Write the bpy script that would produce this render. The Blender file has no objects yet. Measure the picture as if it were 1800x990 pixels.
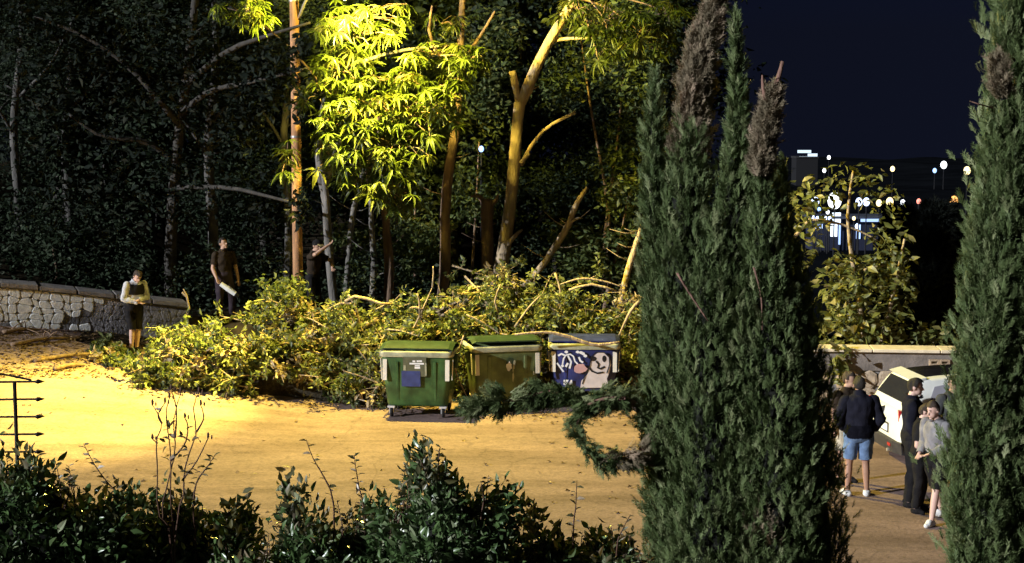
import bpy, bmesh, math, random
import numpy as np
from mathutils import Vector, Matrix, Euler, noise
R = math.radians
rng = np.random.default_rng(7)
random.seed(7)

# ------------------------------------------------------------------ camera, sky, cool fill sun, exposure
sc = bpy.context.scene
COL = sc.collection
CAMZ, F, HOR = 5.5, 2614.0, 217.0
PITCH = math.atan((495 - HOR) / F)
cam = bpy.data.objects.new('camera', bpy.data.cameras.new('camera'))
COL.objects.link(cam)
cam.location = (0, 0, CAMZ)
cam.rotation_euler = (R(90) - PITCH, 0, 0)
cam.data.sensor_width = 36
cam.data.lens = F / 1800 * 36
cam.data.clip_end = 6000
sc.camera = cam

SUN_AZ, SUN_EL = R(-119), R(18)      # azimuth from +Y, clockwise
sunvec = Vector((math.sin(SUN_AZ) * math.cos(SUN_EL), math.cos(SUN_AZ) * math.cos(SUN_EL), math.sin(SUN_EL)))
world = bpy.data.worlds.new('World')
sc.world = world
world.use_nodes = True
wn = world.node_tree
wn.nodes.clear()
sky = wn.nodes.new('ShaderNodeTexSky')
sky.sky_type = 'NISHITA'
sky.sun_disc = False
sky.sun_elevation = SUN_EL
sky.sun_rotation = SUN_AZ
mx = wn.nodes.new('ShaderNodeMix'); mx.data_type = 'RGBA'; mx.blend_type = 'MULTIPLY'
mx.inputs[0].default_value = 1.0
mx.inputs[7].default_value = (0.31, 0.35, 1.0, 1)
bg = wn.nodes.new('ShaderNodeBackground'); bg.inputs[1].default_value = 0.0029
wo = wn.nodes.new('ShaderNodeOutputWorld')
wtc = wn.nodes.new('ShaderNodeTexCoord'); wsp = wn.nodes.new('ShaderNodeSeparateXYZ'); wcb = wn.nodes.new('ShaderNodeCombineXYZ'); wmx = wn.nodes.new('ShaderNodeMath')
wmx.operation = 'MAXIMUM'; wmx.inputs[1].default_value = 0.06     # the sky goes on down to the valley floor, which lies below eye level
wn.links.new(wtc.outputs['Generated'], wsp.inputs[0]); wn.links.new(wsp.outputs[0], wcb.inputs[0]); wn.links.new(wsp.outputs[1], wcb.inputs[1])
wn.links.new(wsp.outputs[2], wmx.inputs[0]); wn.links.new(wmx.outputs[0], wcb.inputs[2]); wn.links.new(wcb.outputs[0], sky.inputs[0])
wn.links.new(sky.outputs[0], mx.inputs[6]); wn.links.new(mx.outputs[2], bg.inputs[0]); wn.links.new(bg.outputs[0], wo.inputs[0])
sl = bpy.data.lights.new('fill_sun', 'SUN')
sl.energy = 5.0; sl.angle = R(0.6); sl.color = (0.92, 0.96, 1.0)  # added cool fill, standing in for a house lamp near the camera
so = bpy.data.objects.new('fill_sun', sl); COL.objects.link(so)
so.rotation_euler = (-sunvec).to_track_quat('-Z', 'Y').to_euler()
so.location = (-20, -20, 20)
vs = sc.view_settings
vs.view_transform = 'Standard'; vs.look = 'None'; vs.exposure = 0; vs.gamma = 1; vs.use_curve_mapping = False
sc.cycles.use_denoising = True
sc.cycles.max_bounces = 6
sc.cycles.transparent_max_bounces = 4
sc.cycles.sample_clamp_indirect = 4
LAMP_W, LAMP_COL = 10500, (1.0, 0.79, 0.13)

# ------------------------------------------------------------------ pixel helpers
CP, SP = math.cos(PITCH), math.sin(PITCH)
def at(px, py, d):
    a, b = (px - 900) / F, (495 - py) / F
    v = Vector((a, CP + b * SP, -SP + b * CP))
    return Vector((0, 0, CAMZ)) + v * (d / v.y)
def sstep(a, b, x):
    t = min(1, max(0, (x - a) / (b - a)))
    return t * t * (3 - 2 * t)
def zf(x, y):
    z = 0.0
    s = min(1.7, max(0, (-x - 3.5) / 7)); t = min(1.5, max(0, (y - 24) / 7))
    ramp = 1.6 * s * t
    bank = 1.3 * sstep(30.2, 32.3, y) * (1 - sstep(4.5, 6.0, x)) + max(0, min(y, 60) - 33) * 0.035 * (1 - sstep(4.5, 9, x))
    z = max(ramp, bank)
    rr = sstep(4.5, 9, x)
    if y > 30:
        z -= rr * 9 * sstep(30, 90, y)
    if y > 60:
        z = z + (1 - rr) * (-11) * sstep(60, 130, y)
    if y > 200:
        z += (3.0 * noise.noise(Vector((x * .012, y * .01, 1.7))) + 1.6 * noise.noise(Vector((x * .05, y * .03, 5)))) * sstep(200, 330, y) + 1.8 * sstep(200, 400, y) - 150 * sstep(430, 3000, y)
    z += 1.6 * (1 - sstep(11.9, 13.6, y))
    return z
def gh(px, py):
    d = 8.0
    while d < 200:
        p = at(px, py, d)
        if p.z <= zf(p.x, p.y): return p
        d += 0.02
    return p
def ppm(d): return F / d          # photo pixels per metre at depth d

# ------------------------------------------------------------------ materials
def newmat(name):
    m = bpy.data.materials.new(name); m.use_nodes = True
    nt = m.node_tree
    return m, nt, nt.nodes['Principled BSDF'], nt.nodes['Material Output']
def plain(name, col, rough=0.6, metal=0.0, var=0.25, scale=8, bump=0.0, bscale=40, spec=0.4, stretch=None):
    m, nt, p, o = newmat(name)
    tc = nt.nodes.new('ShaderNodeTexCoord')
    src = tc.outputs['Object']
    if stretch:
        mp = nt.nodes.new('ShaderNodeMapping'); mp.inputs['Scale'].default_value = stretch
        nt.links.new(src, mp.inputs[0]); src = mp.outputs[0]
    nz = nt.nodes.new('ShaderNodeTexNoise'); nz.inputs['Scale'].default_value = scale; nz.inputs['Detail'].default_value = 5
    nt.links.new(src, nz.inputs['Vector'])
    cr = nt.nodes.new('ShaderNodeValToRGB')
    cr.color_ramp.elements[0].position = 0.3; cr.color_ramp.elements[1].position = 0.7
    cr.color_ramp.elements[0].color = tuple(c * (1 - var) for c in col) + (1,)
    cr.color_ramp.elements[1].color = tuple(min(1, c * (1 + var)) for c in col) + (1,)
    nt.links.new(nz.outputs['Fac'], cr.inputs[0]); nt.links.new(cr.outputs[0], p.inputs['Base Color'])
    p.inputs['Roughness'].default_value = rough; p.inputs['Metallic'].default_value = metal
    p.inputs['Specular IOR Level'].default_value = spec
    if bump > 0:
        n2 = nt.nodes.new('ShaderNodeTexNoise'); n2.inputs['Scale'].default_value = bscale; n2.inputs['Detail'].default_value = 4
        nt.links.new(src, n2.inputs['Vector'])
        b = nt.nodes.new('ShaderNodeBump'); b.inputs['Strength'].default_value = bump; b.inputs['Distance'].default_value = 0.03
        nt.links.new(n2.outputs['Fac'], b.inputs['Height']); nt.links.new(b.outputs[0], p.inputs['Normal'])
    return m
def leafmat(name, c0, c1, c2, rough=0.45, trans=0.3, spec=0.4):
    m, nt, p, o = newmat(name)
    at_ = nt.nodes.new('ShaderNodeAttribute'); at_.attribute_name = 'rnd'
    cr = nt.nodes.new('ShaderNodeValToRGB')
    e = cr.color_ramp.elements
    e[0].color = c0 + (1,); e[1].color = c2 + (1,)
    k = cr.color_ramp.elements.new(0.6); k.color = c1 + (1,)
    nt.links.new(at_.outputs['Fac'], cr.inputs[0]); nt.links.new(cr.outputs[0], p.inputs['Base Color'])
    p.inputs['Roughness'].default_value = rough; p.inputs['Specular IOR Level'].default_value = spec
    tr = nt.nodes.new('ShaderNodeBsdfTranslucent'); nt.links.new(cr.outputs[0], tr.inputs[0])
    ms = nt.nodes.new('ShaderNodeMixShader'); ms.inputs[0].default_value = trans
    nt.links.new(p.outputs[0], ms.inputs[1]); nt.links.new(tr.outputs[0], ms.inputs[2]); nt.links.new(ms.outputs[0], o.inputs[0])
    return m
def emit(name, col, s):
    m, nt, p, o = newmat(name)
    p.inputs['Base Color'].default_value = (*[c * .5 for c in col], 1)
    p.inputs['Emission Color'].default_value = (*col, 1); p.inputs['Emission Strength'].default_value = s
    return m

M = {}
def paving_mat():
    m, nt, p, o = newmat('worn paving')
    tc = nt.nodes.new('ShaderNodeTexCoord')
    mp = nt.nodes.new('ShaderNodeMapping'); mp.inputs['Scale'].default_value = (0.35, 0.9, 1)
    nt.links.new(tc.outputs['Object'], mp.inputs[0])
    n1 = nt.nodes.new('ShaderNodeTexNoise'); n1.inputs['Scale'].default_value = 1.1; n1.inputs['Detail'].default_value = 8; n1.inputs['Roughness'].default_value = 0.65
    nt.links.new(mp.outputs[0], n1.inputs['Vector'])
    n2 = nt.nodes.new('ShaderNodeTexNoise'); n2.inputs['Scale'].default_value = 22; n2.inputs['Detail'].default_value = 6; n2.inputs['Roughness'].default_value = 0.7
    nt.links.new(tc.outputs['Object'], n2.inputs['Vector'])
    cr = nt.nodes.new('ShaderNodeValToRGB')
    cr.color_ramp.elements[0].position = 0.3; cr.color_ramp.elements[1].position = 0.72
    cr.color_ramp.elements[0].color = (0.235, 0.167, 0.150, 1); cr.color_ramp.elements[1].color = (0.36, 0.252, 0.232, 1)
    nt.links.new(n1.outputs['Fac'], cr.inputs[0])
    c2 = nt.nodes.new('ShaderNodeValToRGB')
    c2.color_ramp.elements[0].position = 0.3; c2.color_ramp.elements[1].position = 0.62
    c2.color_ramp.elements[0].color = (0.62, 0.62, 0.62, 1); c2.color_ramp.elements[1].color = (1, 1, 1, 1)
    nt.links.new(n2.outputs['Fac'], c2.inputs[0])
    mm = nt.nodes.new('ShaderNodeMix'); mm.data_type = 'RGBA'; mm.blend_type = 'MULTIPLY'; mm.inputs[0].default_value = 1
    nt.links.new(cr.outputs[0], mm.inputs[6]); nt.links.new(c2.outputs[0], mm.inputs[7])
    # hairline cracks
    nw = nt.nodes.new('ShaderNodeTexNoise'); nw.inputs['Scale'].default_value = 1.6; nw.inputs['Detail'].default_value = 4
    nt.links.new(tc.outputs['Object'], nw.inputs['Vector'])
    ma = nt.nodes.new('ShaderNodeMix'); ma.data_type = 'VECTOR'; ma.inputs[0].default_value = 0.35
    nt.links.new(tc.outputs['Object'], ma.inputs[4]); nt.links.new(nw.outputs['Color'], ma.inputs[5])
    vo = nt.nodes.new('ShaderNodeTexVoronoi'); vo.feature = 'DISTANCE_TO_EDGE'; vo.inputs['Scale'].default_value = 0.75
    nt.links.new(ma.outputs[1], vo.inputs['Vector'])
    c3 = nt.nodes.new('ShaderNodeValToRGB')
    c3.color_ramp.elements[0].position = 0.0; c3.color_ramp.elements[1].position = 0.012
    c3.color_ramp.elements[0].color = (0.5, 0.5, 0.5, 1); c3.color_ramp.elements[1].color = (1, 1, 1, 1)
    nt.links.new(vo.outputs['Distance'], c3.inputs[0])
    m3 = nt.nodes.new('ShaderNodeMix'); m3.data_type = 'RGBA'; m3.blend_type = 'MULTIPLY'; m3.inputs[0].default_value = 0.45
    nt.links.new(mm.outputs[2], m3.inputs[6]); nt.links.new(c3.outputs[0], m3.inputs[7])
    n4 = nt.nodes.new('ShaderNodeTexNoise'); n4.inputs['Scale'].default_value = 0.55; n4.inputs['Detail'].default_value = 7; n4.inputs['Roughness'].default_value = 0.7
    mp4 = nt.nodes.new('ShaderNodeMapping'); mp4.inputs['Scale'].default_value = (0.5, 2.2, 1); mp4.inputs['Rotation'].default_value = (0, 0, 0.12)
    nt.links.new(tc.outputs['Object'], mp4.inputs[0]); nt.links.new(mp4.outputs[0], n4.inputs['Vector'])
    c4 = nt.nodes.new('ShaderNodeValToRGB'); c4.color_ramp.elements[0].position = .36; c4.color_ramp.elements[1].position = .56
    c4.color_ramp.elements[0].color = (.66, .64, .62, 1); c4.color_ramp.elements[1].color = (1, 1, 1, 1)
    nt.links.new(n4.outputs['Fac'], c4.inputs[0])
    n5 = nt.nodes.new('ShaderNodeTexNoise'); n5.inputs['Scale'].default_value = 7; n5.inputs['Detail'].default_value = 8; n5.inputs['Roughness'].default_value = 0.8
    nt.links.new(tc.outputs['Object'], n5.inputs['Vector'])
    c5 = nt.nodes.new('ShaderNodeValToRGB'); c5.color_ramp.elements[0].position = .32; c5.color_ramp.elements[1].position = .5
    c5.color_ramp.elements[0].color = (.6, .6, .6, 1); c5.color_ramp.elements[1].color = (1, 1, 1, 1)
    nt.links.new(n5.outputs['Fac'], c5.inputs[0])
    m4 = nt.nodes.new('ShaderNodeMix'); m4.data_type = 'RGBA'; m4.blend_type = 'MULTIPLY'; m4.inputs[0].default_value = 1
    nt.links.new(m3.outputs[2], m4.inputs[6]); nt.links.new(c4.outputs[0], m4.inputs[7])
    m5 = nt.nodes.new('ShaderNodeMix'); m5.data_type = 'RGBA'; m5.blend_type = 'MULTIPLY'; m5.inputs[0].default_value = 1
    nt.links.new(m4.outputs[2], m5.inputs[6]); nt.links.new(c5.outputs[0], m5.inputs[7])
    nt.links.new(m5.outputs[2], p.inputs['Base Color'])
    p.inputs['Roughness'].default_value = 0.85; p.inputs['Specular IOR Level'].default_value = 0.25
    b = nt.nodes.new('ShaderNodeBump'); b.inputs['Strength'].default_value = 0.55; b.inputs['Distance'].default_value = 0.02
    nt.links.new(n2.outputs['Fac'], b.inputs['Height']); nt.links.new(b.outputs[0], p.inputs['Normal'])
    return m
M['paving'] = paving_mat()
M['soil'] = plain('forest soil', (0.03, 0.024, 0.016), 1.0, var=0.5, scale=3, bump=0.6, bscale=12, spec=0.0)
M['litter_soil'] = plain('leaf litter soil', (0.10, 0.075, 0.05), 0.95, var=0.5, scale=5, bump=0.8, bscale=18)
M['bark_brown'] = plain('brown bark', (0.20, 0.13, 0.085), 0.85, var=0.45, scale=7, bump=0.7, bscale=30, stretch=(1, 1, 0.25))
M['bark_grey'] = plain('grey bark', (0.17, 0.155, 0.14), 0.85, var=0.5, scale=6, bump=0.7, bscale=26, stretch=(1, 1, 0.25))
M['bark_pale'] = plain('pale peeled bark', (0.36, 0.27, 0.17), 0.8, var=0.35, scale=9, bump=1.0, bscale=22, stretch=(1, 1, 0.3))
M['bark_wood'] = plain('dim grey bark', (0.075, 0.07, 0.065), 0.9, var=0.6, scale=5, bump=0.8, bscale=22, stretch=(1, 1, 0.3))
M['midleaf'] = leafmat('mid green leaf', (0.05, 0.078, 0.024), (0.10, 0.13, 0.042), (0.18, 0.185, 0.07), trans=0.35, rough=0.6, spec=.2)
M['bark_dark'] = plain('dark bark', (0.045, 0.04, 0.035), 0.9, var=0.4, scale=6, bump=0.7, bscale=26, stretch=(1, 1, 0.25))
M['pole'] = plain('weathered pole timber', (0.42, 0.22, 0.11), 0.8, var=0.35, scale=5, bump=0.4, bscale=30, stretch=(4, 4, 0.35))
M['deadwood'] = plain('reddish dead cypress wood', (0.22, 0.12, 0.09), 0.85, var=0.4, scale=12, bump=0.6, bscale=40, stretch=(1, 1, .3))
M['frond'] = leafmat('lit compound leaf', (0.04, 0.06, 0.007), (0.07, 0.10, 0.012), (0.12, 0.12, 0.022), trans=0.4)
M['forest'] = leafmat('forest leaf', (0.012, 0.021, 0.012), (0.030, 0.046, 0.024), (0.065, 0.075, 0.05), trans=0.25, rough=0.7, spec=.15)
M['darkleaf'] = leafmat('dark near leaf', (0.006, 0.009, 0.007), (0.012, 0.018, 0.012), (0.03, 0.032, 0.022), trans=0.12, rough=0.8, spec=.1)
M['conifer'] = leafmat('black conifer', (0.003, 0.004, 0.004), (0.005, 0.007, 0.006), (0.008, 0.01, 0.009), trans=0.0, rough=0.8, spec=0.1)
M['brush'] = leafmat('wilted cut leaf', (0.070, 0.100, 0.028), (0.17, 0.185, 0.065), (0.46, 0.35, 0.21), trans=0.3)
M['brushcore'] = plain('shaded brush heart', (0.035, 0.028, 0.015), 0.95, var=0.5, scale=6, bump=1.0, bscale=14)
M['cyp'] = leafmat('cypress spray', (0.052, 0.082, 0.026), (0.12, 0.16, 0.06), (0.24, 0.265, 0.13), trans=0.1, rough=0.6, spec=0.25)
M['cypdry'] = leafmat('dry cypress spray', (0.15, 0.125, 0.08), (0.25, 0.20, 0.13), (0.38, 0.28, 0.20), trans=0.1, rough=0.7, spec=0.2)
M['cypcore'] = plain('shaded cypress core', (0.008, 0.009, 0.006), 0.95, var=0.5, scale=14, bump=0.8, bscale=20)  # near-black colour stands for the shade deep between the sprays
M['hedge'] = leafmat('hedge leaf', (0.042, 0.080, 0.027), (0.09, 0.15, 0.05), (0.30, 0.32, 0.21), trans=0.15, rough=0.3, spec=0.6)
M['hedgetop'] = leafmat('brownish lit hedge leaf', (0.06, 0.065, 0.03), (0.13, 0.125, 0.06), (0.42, 0.34, 0.26), trans=0.25, rough=0.35, spec=0.5)  # brownish-pink light on the hedge tops put into the leaf colour
M['hedgecore'] = plain('shaded hedge heart', (0.006, 0.007, 0.004), 0.95, var=0.5, scale=14)  # near-black, painted as the shade deep inside the hedge
M['stem_red'] = plain('reddish stem', (0.10, 0.05, 0.03), 0.7)
M['bushleaf'] = leafmat('wall bush leaf', (0.09, 0.11, 0.028), (0.18, 0.185, 0.05), (0.30, 0.26, 0.11), trans=0.3)
M['dryleaf'] = leafmat('dry fallen leaf', (0.10, 0.06, 0.03), (0.2, 0.13, 0.06), (0.30, 0.2, 0.11), trans=0.1)
M['iron'] = plain('black wrought iron', (0.02, 0.016, 0.014), 0.55, 0.6, var=0.4, scale=20)
M['white_stone'] = plain('whitewashed stone', (0.62, 0.63, 0.64), 0.8, var=0.18, scale=14, bump=0.5, bscale=35)
M['grey_stone'] = plain('grey rubble stone', (0.17, 0.16, 0.17), 0.9, var=0.65, scale=3, bump=0.8, bscale=22)
M['mortar'] = plain('grey mortar', (0.19, 0.18, 0.18), 0.95, var=0.4, scale=6, bump=0.6, bscale=30)
M['coping'] = plain('grey coping stone', (0.19, 0.17, 0.16), 0.9, var=0.35, scale=5, bump=0.5, bscale=22)
M['tan_stone'] = plain('tan rubble stone', (0.44, 0.34, 0.24), 0.9, var=0.35, scale=5, bump=0.7, bscale=22)
M['cream_cap'] = plain('cream concrete coping', (0.72, 0.62, 0.47), 0.85, var=0.15, scale=6, bump=0.3, bscale=40)
M['band'] = plain('shaded concrete band', (0.20, 0.17, 0.15), 0.9, var=0.3, scale=4, bump=0.4, bscale=30)  # shade under the coping put into the strip's darker grey
M['terracotta'] = plain('breeze block', (0.42, 0.31, 0.21), 0.85, var=0.2, scale=10, bump=0.4)
M['bin_green'] = plain('green bin plastic', (0.035, 0.085, 0.025), 0.42, var=0.5, scale=5, bump=0.08, bscale=20)
M['bin_olive'] = plain('faded olive bin plastic', (0.11, 0.145, 0.055), 0.5, var=0.5, scale=4, bump=0.1, bscale=20)
M['bin_blue'] = plain('blue bin plastic', (0.022, 0.030, 0.12), 0.45, var=0.5, scale=4, bump=0.1, bscale=20)
M['bin_dark'] = plain('dark green lid plastic', (0.02, 0.04, 0.022), 0.4, var=0.3, scale=5)
M['rim'] = plain('scuffed pale bin rim', (0.36, 0.36, 0.24), 0.5, var=0.3, scale=9)
M['tape'] = plain('cream reflective tape', (0.75, 0.70, 0.58), 0.35, var=0.1)
M['galv'] = plain('galvanised steel', (0.5, 0.48, 0.46), 0.4, 0.6, var=0.2)
M['rubber'] = plain('black rubber', (0.012, 0.012, 0.012), 0.8)
M['wheelwhite'] = plain('pale castor wheel', (0.55, 0.52, 0.5), 0.6, var=0.25)
M['bluesticker'] = plain('blue sticker', (0.035, 0.05, 0.16), 0.5, var=0.25)
M['greysticker'] = plain('grey sticker', (0.10, 0.105, 0.06), 0.5, var=0.3)
M['white'] = plain('white paint', (0.78, 0.78, 0.78), 0.6, var=0.06)
M['pinkwhite'] = plain('pale graffiti paint', (0.62, 0.54, 0.5), 0.6, var=0.1)
M['pinkpaint'] = plain('pink graffiti paint', (0.55, 0.32, 0.3), 0.6, var=0.1)
M['black'] = plain('black paint', (0.012, 0.012, 0.014), 0.5)
M['carwhite'] = plain('white car paint', (0.70, 0.70, 0.66), 0.25, var=0.04, spec=0.5)
M['carblack'] = plain('gloss black roof', (0.010, 0.009, 0.012), 0.25)
M['cardark'] = plain('dark grey bumper plastic', (0.035, 0.033, 0.036), 0.5)
def glassmat():
    m, nt, p, o = newmat('tinted glass')
    p.inputs['Base Color'].default_value = (0.02, 0.02, 0.025, 1); p.inputs['Roughness'].default_value = 0.06
    p.inputs['Specular IOR Level'].default_value = 0.6
    return m
M['glass'] = glassmat()
M['glassgrey'] = plain('pale grey car window', (0.30, 0.29, 0.33), 0.2, var=0.05)  # brightness seen through the window painted as an opaque pale grey
M['redlens'] = plain('red lamp lens', (0.35, 0.02, 0.02), 0.2)
M['skin1'] = plain('skin', (0.50, 0.30, 0.21), 0.55, var=0.08)
M['skin2'] = plain('tanned skin', (0.36, 0.20, 0.135), 0.55, var=0.08)
M['skinp'] = plain('pale skin', (0.62, 0.40, 0.33), 0.55, var=0.08)
M['hair'] = plain('dark hair', (0.018, 0.013, 0.010), 0.6, bump=0.6, bscale=120)
M['hairbr'] = plain('brown hair', (0.05, 0.032, 0.022), 0.6, bump=0.6, bscale=120)
def cloth(n, c): return plain(n, c, 0.9, var=0.25, scale=9, bump=0.35, bscale=60, spec=0.15)
M['c_grey'] = cloth('pale grey knit', (0.52, 0.52, 0.54)); M['c_black'] = cloth('black cloth', (0.012, 0.011, 0.012))
M['c_brownblack'] = cloth('brown black cotton', (0.035, 0.024, 0.016)); M['c_blue'] = cloth('blue denim', (0.13, 0.20, 0.34))
M['c_navy'] = cloth('navy black jacket', (0.010, 0.010, 0.018)); M['c_darkgrey'] = cloth('charcoal cloth', (0.05, 0.052, 0.055))
M['c_purple'] = cloth('dull plum trousers', (0.035, 0.025, 0.032)); M['c_yellow'] = cloth('pale yellow cap', (0.55, 0.43, 0.18))
M['c_cream'] = cloth('cream cloth', (0.55, 0.48, 0.36)); M['c_white'] = cloth('white cloth', (0.7, 0.7, 0.7))
M['c_lightgrey'] = cloth('washed grey cloth', (0.22, 0.21, 0.22))

# ------------------------------------------------------------------ mesh helpers
def tag(o, label=None, cat=None, group=None, kind=None):
    if label: o['label'] = label
    if cat: o['category'] = cat
    if group: o['group'] = group
    if kind: o['kind'] = kind
    return o
def empty(name, loc, label=None, cat=None, group=None, rz=0):
    o = bpy.data.objects.new(name, None); o.empty_display_size = 0.1
    COL.objects.link(o); o.location = loc; o.rotation_euler = (0, 0, rz)
    return tag(o, label, cat, group)
def rootloc(o):
    l = Vector((0, 0, 0))
    while o is not None:
        l += o.location; o = o.parent
    return l
def link(name, me, mat, parent=None, smooth=False, off=None):
    o = bpy.data.objects.new(name, me); COL.objects.link(o)
    if mat is not None and len(me.materials) == 0: me.materials.append(mat)
    if smooth: me.polygons.foreach_set('use_smooth', [True] * len(me.polygons))
    o.parent = parent
    if off is not None: o.location = off
    return o
class MB:
    def __init__(s): s.v = []; s.f = []
    def add(s, v, f):
        n = len(s.v); s.v += [tuple(q) for q in v]; s.f += [tuple(i + n for i in q) for q in f]; return s
    def box(s, c, d, rz=0, rx=0, ry=0):
        m = Euler((rx, ry, rz)).to_matrix(); c = Vector(c)
        v = [c + m @ Vector((sx * d[0] / 2, sy * d[1] / 2, sz * d[2] / 2)) for sx in (-1, 1) for sy in (-1, 1) for sz in (-1, 1)]
        return s.add(v, [(0, 1, 3, 2), (4, 6, 7, 5), (0, 4, 5, 1), (2, 3, 7, 6), (0, 2, 6, 4), (1, 5, 7, 3)])
    def tube(s, pts, rad, n=8, caps=True, wob=0):
        pts = [Vector(p) for p in pts]; k = len(pts)
        if not hasattr(rad, '__len__'): rad = [rad] * k
        v = []; up = None
        for i, p in enumerate(pts):
            t = (pts[min(i + 1, k - 1)] - pts[max(i - 1, 0)])
            if t.length < 1e-9: t = Vector((0, 0, 1))
            t.normalize()
            if up is None:
                up = Vector((1, 0, 0)) if abs(t.x) < 0.8 else Vector((0, 1, 0))
            a = (up - t * up.dot(t)).normalized(); b = t.cross(a); up = a
            for j in range(n):
                th = 2 * math.pi * j / n
                r = rad[i] * (1 + wob * (random.random() - .5))
                v.append(p + a * math.cos(th) * r + b * math.sin(th) * r)
        f = [(i * n + j, i * n + (j + 1) % n, (i + 1) * n + (j + 1) % n, (i + 1) * n + j) for i in range(k - 1) for j in range(n)]
        if caps:
            f.append(tuple(range(n - 1, -1, -1))); f.append(tuple((k - 1) * n + j for j in range(n)))
        return s.add(v, f)
    def ell(s, c, r, nu=12, nv=8, rot=None):
        c = Vector(c); v = []; f = []
        m = rot or Matrix.Identity(3)
        for i in range(1, nv):
            ph = math.pi * i / nv
            for j in range(nu):
                th = 2 * math.pi * j / nu
                v.append(c + m @ Vector((r[0] * math.sin(ph) * math.cos(th), r[1] * math.sin(ph) * math.sin(th), r[2] * math.cos(ph))))
        n = len(v); v += [c + m @ Vector((0, 0, r[2])), c + m @ Vector((0, 0, -r[2]))]
        for i in range(nv - 2):
            for j in range(nu):
                f.append((i * nu + j, (i + 1) * nu + j, (i + 1) * nu + (j + 1) % nu, i * nu + (j + 1) % nu))
        for j in range(nu):
            f.append((n, j, (j + 1) % nu)); f.append((n + 1, (nv - 2) * nu + (j + 1) % nu, (nv - 2) * nu + j))
        return s.add(v, f)
    def loft(s, rings, closed=True, caps=True):
        n = len(rings[0]); k = len(rings); v = [p for r in rings for p in r]
        f = [(i * n + j, i * n + (j + 1) % n, (i + 1) * n + (j + 1) % n, (i + 1) * n + j) for i in range(k - 1) for j in range(n if closed else n - 1)]
        if caps and closed:
            f.append(tuple(range(n - 1, -1, -1))); f.append(tuple((k - 1) * n + j for j in range(n)))
        return s.add(v, f)
    def prism(s, poly, o, ux, uy, un, th):
        # flat outline extruded: o origin, ux/uy plane axes, un normal
        o = Vector(o); ux = Vector(ux); uy = Vector(uy); un = Vector(un); n = len(poly)
        v = [o + ux * a + uy * b for a, b in poly] + [o + ux * a + uy * b + un * th for a, b in poly]
        f = [tuple(range(n - 1, -1, -1)), tuple(range(n, 2 * n))] + [(i, (i + 1) % n, n + (i + 1) % n, n + i) for i in range(n)]
        return s.add(v, f)
    def mesh(s, name, off=None):
        me = bpy.data.meshes.new(name)
        v = s.v if off is None else [(a - off[0], b - off[1], c - off[2]) for a, b, c in s.v]
        me.from_pydata(v, [], s.f); me.update()
        return me
    def build(s, name, mat, parent=None, smooth=False, world=False, bevel=0):
        me = s.mesh(name, rootloc(parent) if (world and parent) else None)
        o = link(name, me, mat, parent, smooth)
        if bevel:
            b = bmesh.new(); b.from_mesh(me)
            bmesh.ops.recalc_face_normals(b, faces=b.faces)
            eds = [e for e in b.edges if len(e.link_faces) == 2 and e.calc_face_angle(0) > 0.5]
            bmesh.ops.bevel(b, geom=eds, offset=bevel, segments=2, affect='EDGES', profile=0.6)
            b.to_mesh(me); b.free()
        return o

def leaf_t(W=0.45, fold=0.1, droop=0.12):
    v = [(0, 0, 0), (-W / 2, .38, fold), (W / 2, .38, fold), (0, .4, 0), (-W * .33, .72, fold * .6 - droop * .4), (W * .33, .72, fold * .6 - droop * .4), (0, 1, -droop)]
    f = [(0, 3, 1), (0, 2, 3), (1, 3, 4), (3, 2, 5), (3, 5, 6), (3, 6, 4)]
    return np.array(v, float), np.array(f)
def leaf_s(W=0.5, fold=0.12, droop=0.1):
    v = [(0, 0, 0), (-W / 2, .45, fold), (W / 2, .45, fold), (0, 1, -droop)]
    return np.array(v, float), np.array([(0, 3, 1), (0, 2, 3)])
def rosette_t(n=9, W=0.2, seed=0):
    r = np.random.default_rng(seed); V = []; Fc = []
    lv, lf = leaf_t(W, 0.03, 0.3)
    for i in range(n):
        a = 2 * math.pi * i / n + r.uniform(-.25, .25); tilt = r.uniform(-.1, .75); L = r.uniform(.7, 1.05)
        m = np.array((Euler((0, 0, a)).to_matrix() @ Euler((-tilt, r.uniform(-.3, .3), 0)).to_matrix()))
        Fc.append(lf + len(V) * len(lv)); V.append((lv * L) @ m.T)
    return np.concatenate(V), np.concatenate(Fc)
def spray_t(seed=0, n=7):
    r = np.random.default_rng(seed); V = []; Fc = []
    def tri(b, t, w):
        b = np.array(b, float); t = np.array(t, float); d = t - b; p = np.array([d[1], -d[0], 0]); p = p / (np.linalg.norm(p) + 1e-9) * w
        k = len(V); V.extend([b - p, b + p, t]); Fc.append((k, k + 1, k + 2))
    tri((0, 0, 0), (0, 1, -.08), .035)
    for i in range(n):
        y = .04 + .84 * i / n + r.uniform(-.03, .03)
        for s_ in (-1, 1):
            l = (.44 - .28 * i / n) * r.uniform(.6, 1.25); t = (s_ * l * r.uniform(.3, .6), y + l * .9, r.uniform(-.12, .2))
            tri((0, y, 0), t, .030)
            m_ = (t[0] * .5, y + l * .4, t[2] * .5); tri(m_, (m_[0] + s_ * l * .28, m_[1] + l * .2, m_[2] + r.uniform(-.08, .08)), .022)
    return np.array(V), np.array(Fc)

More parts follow.
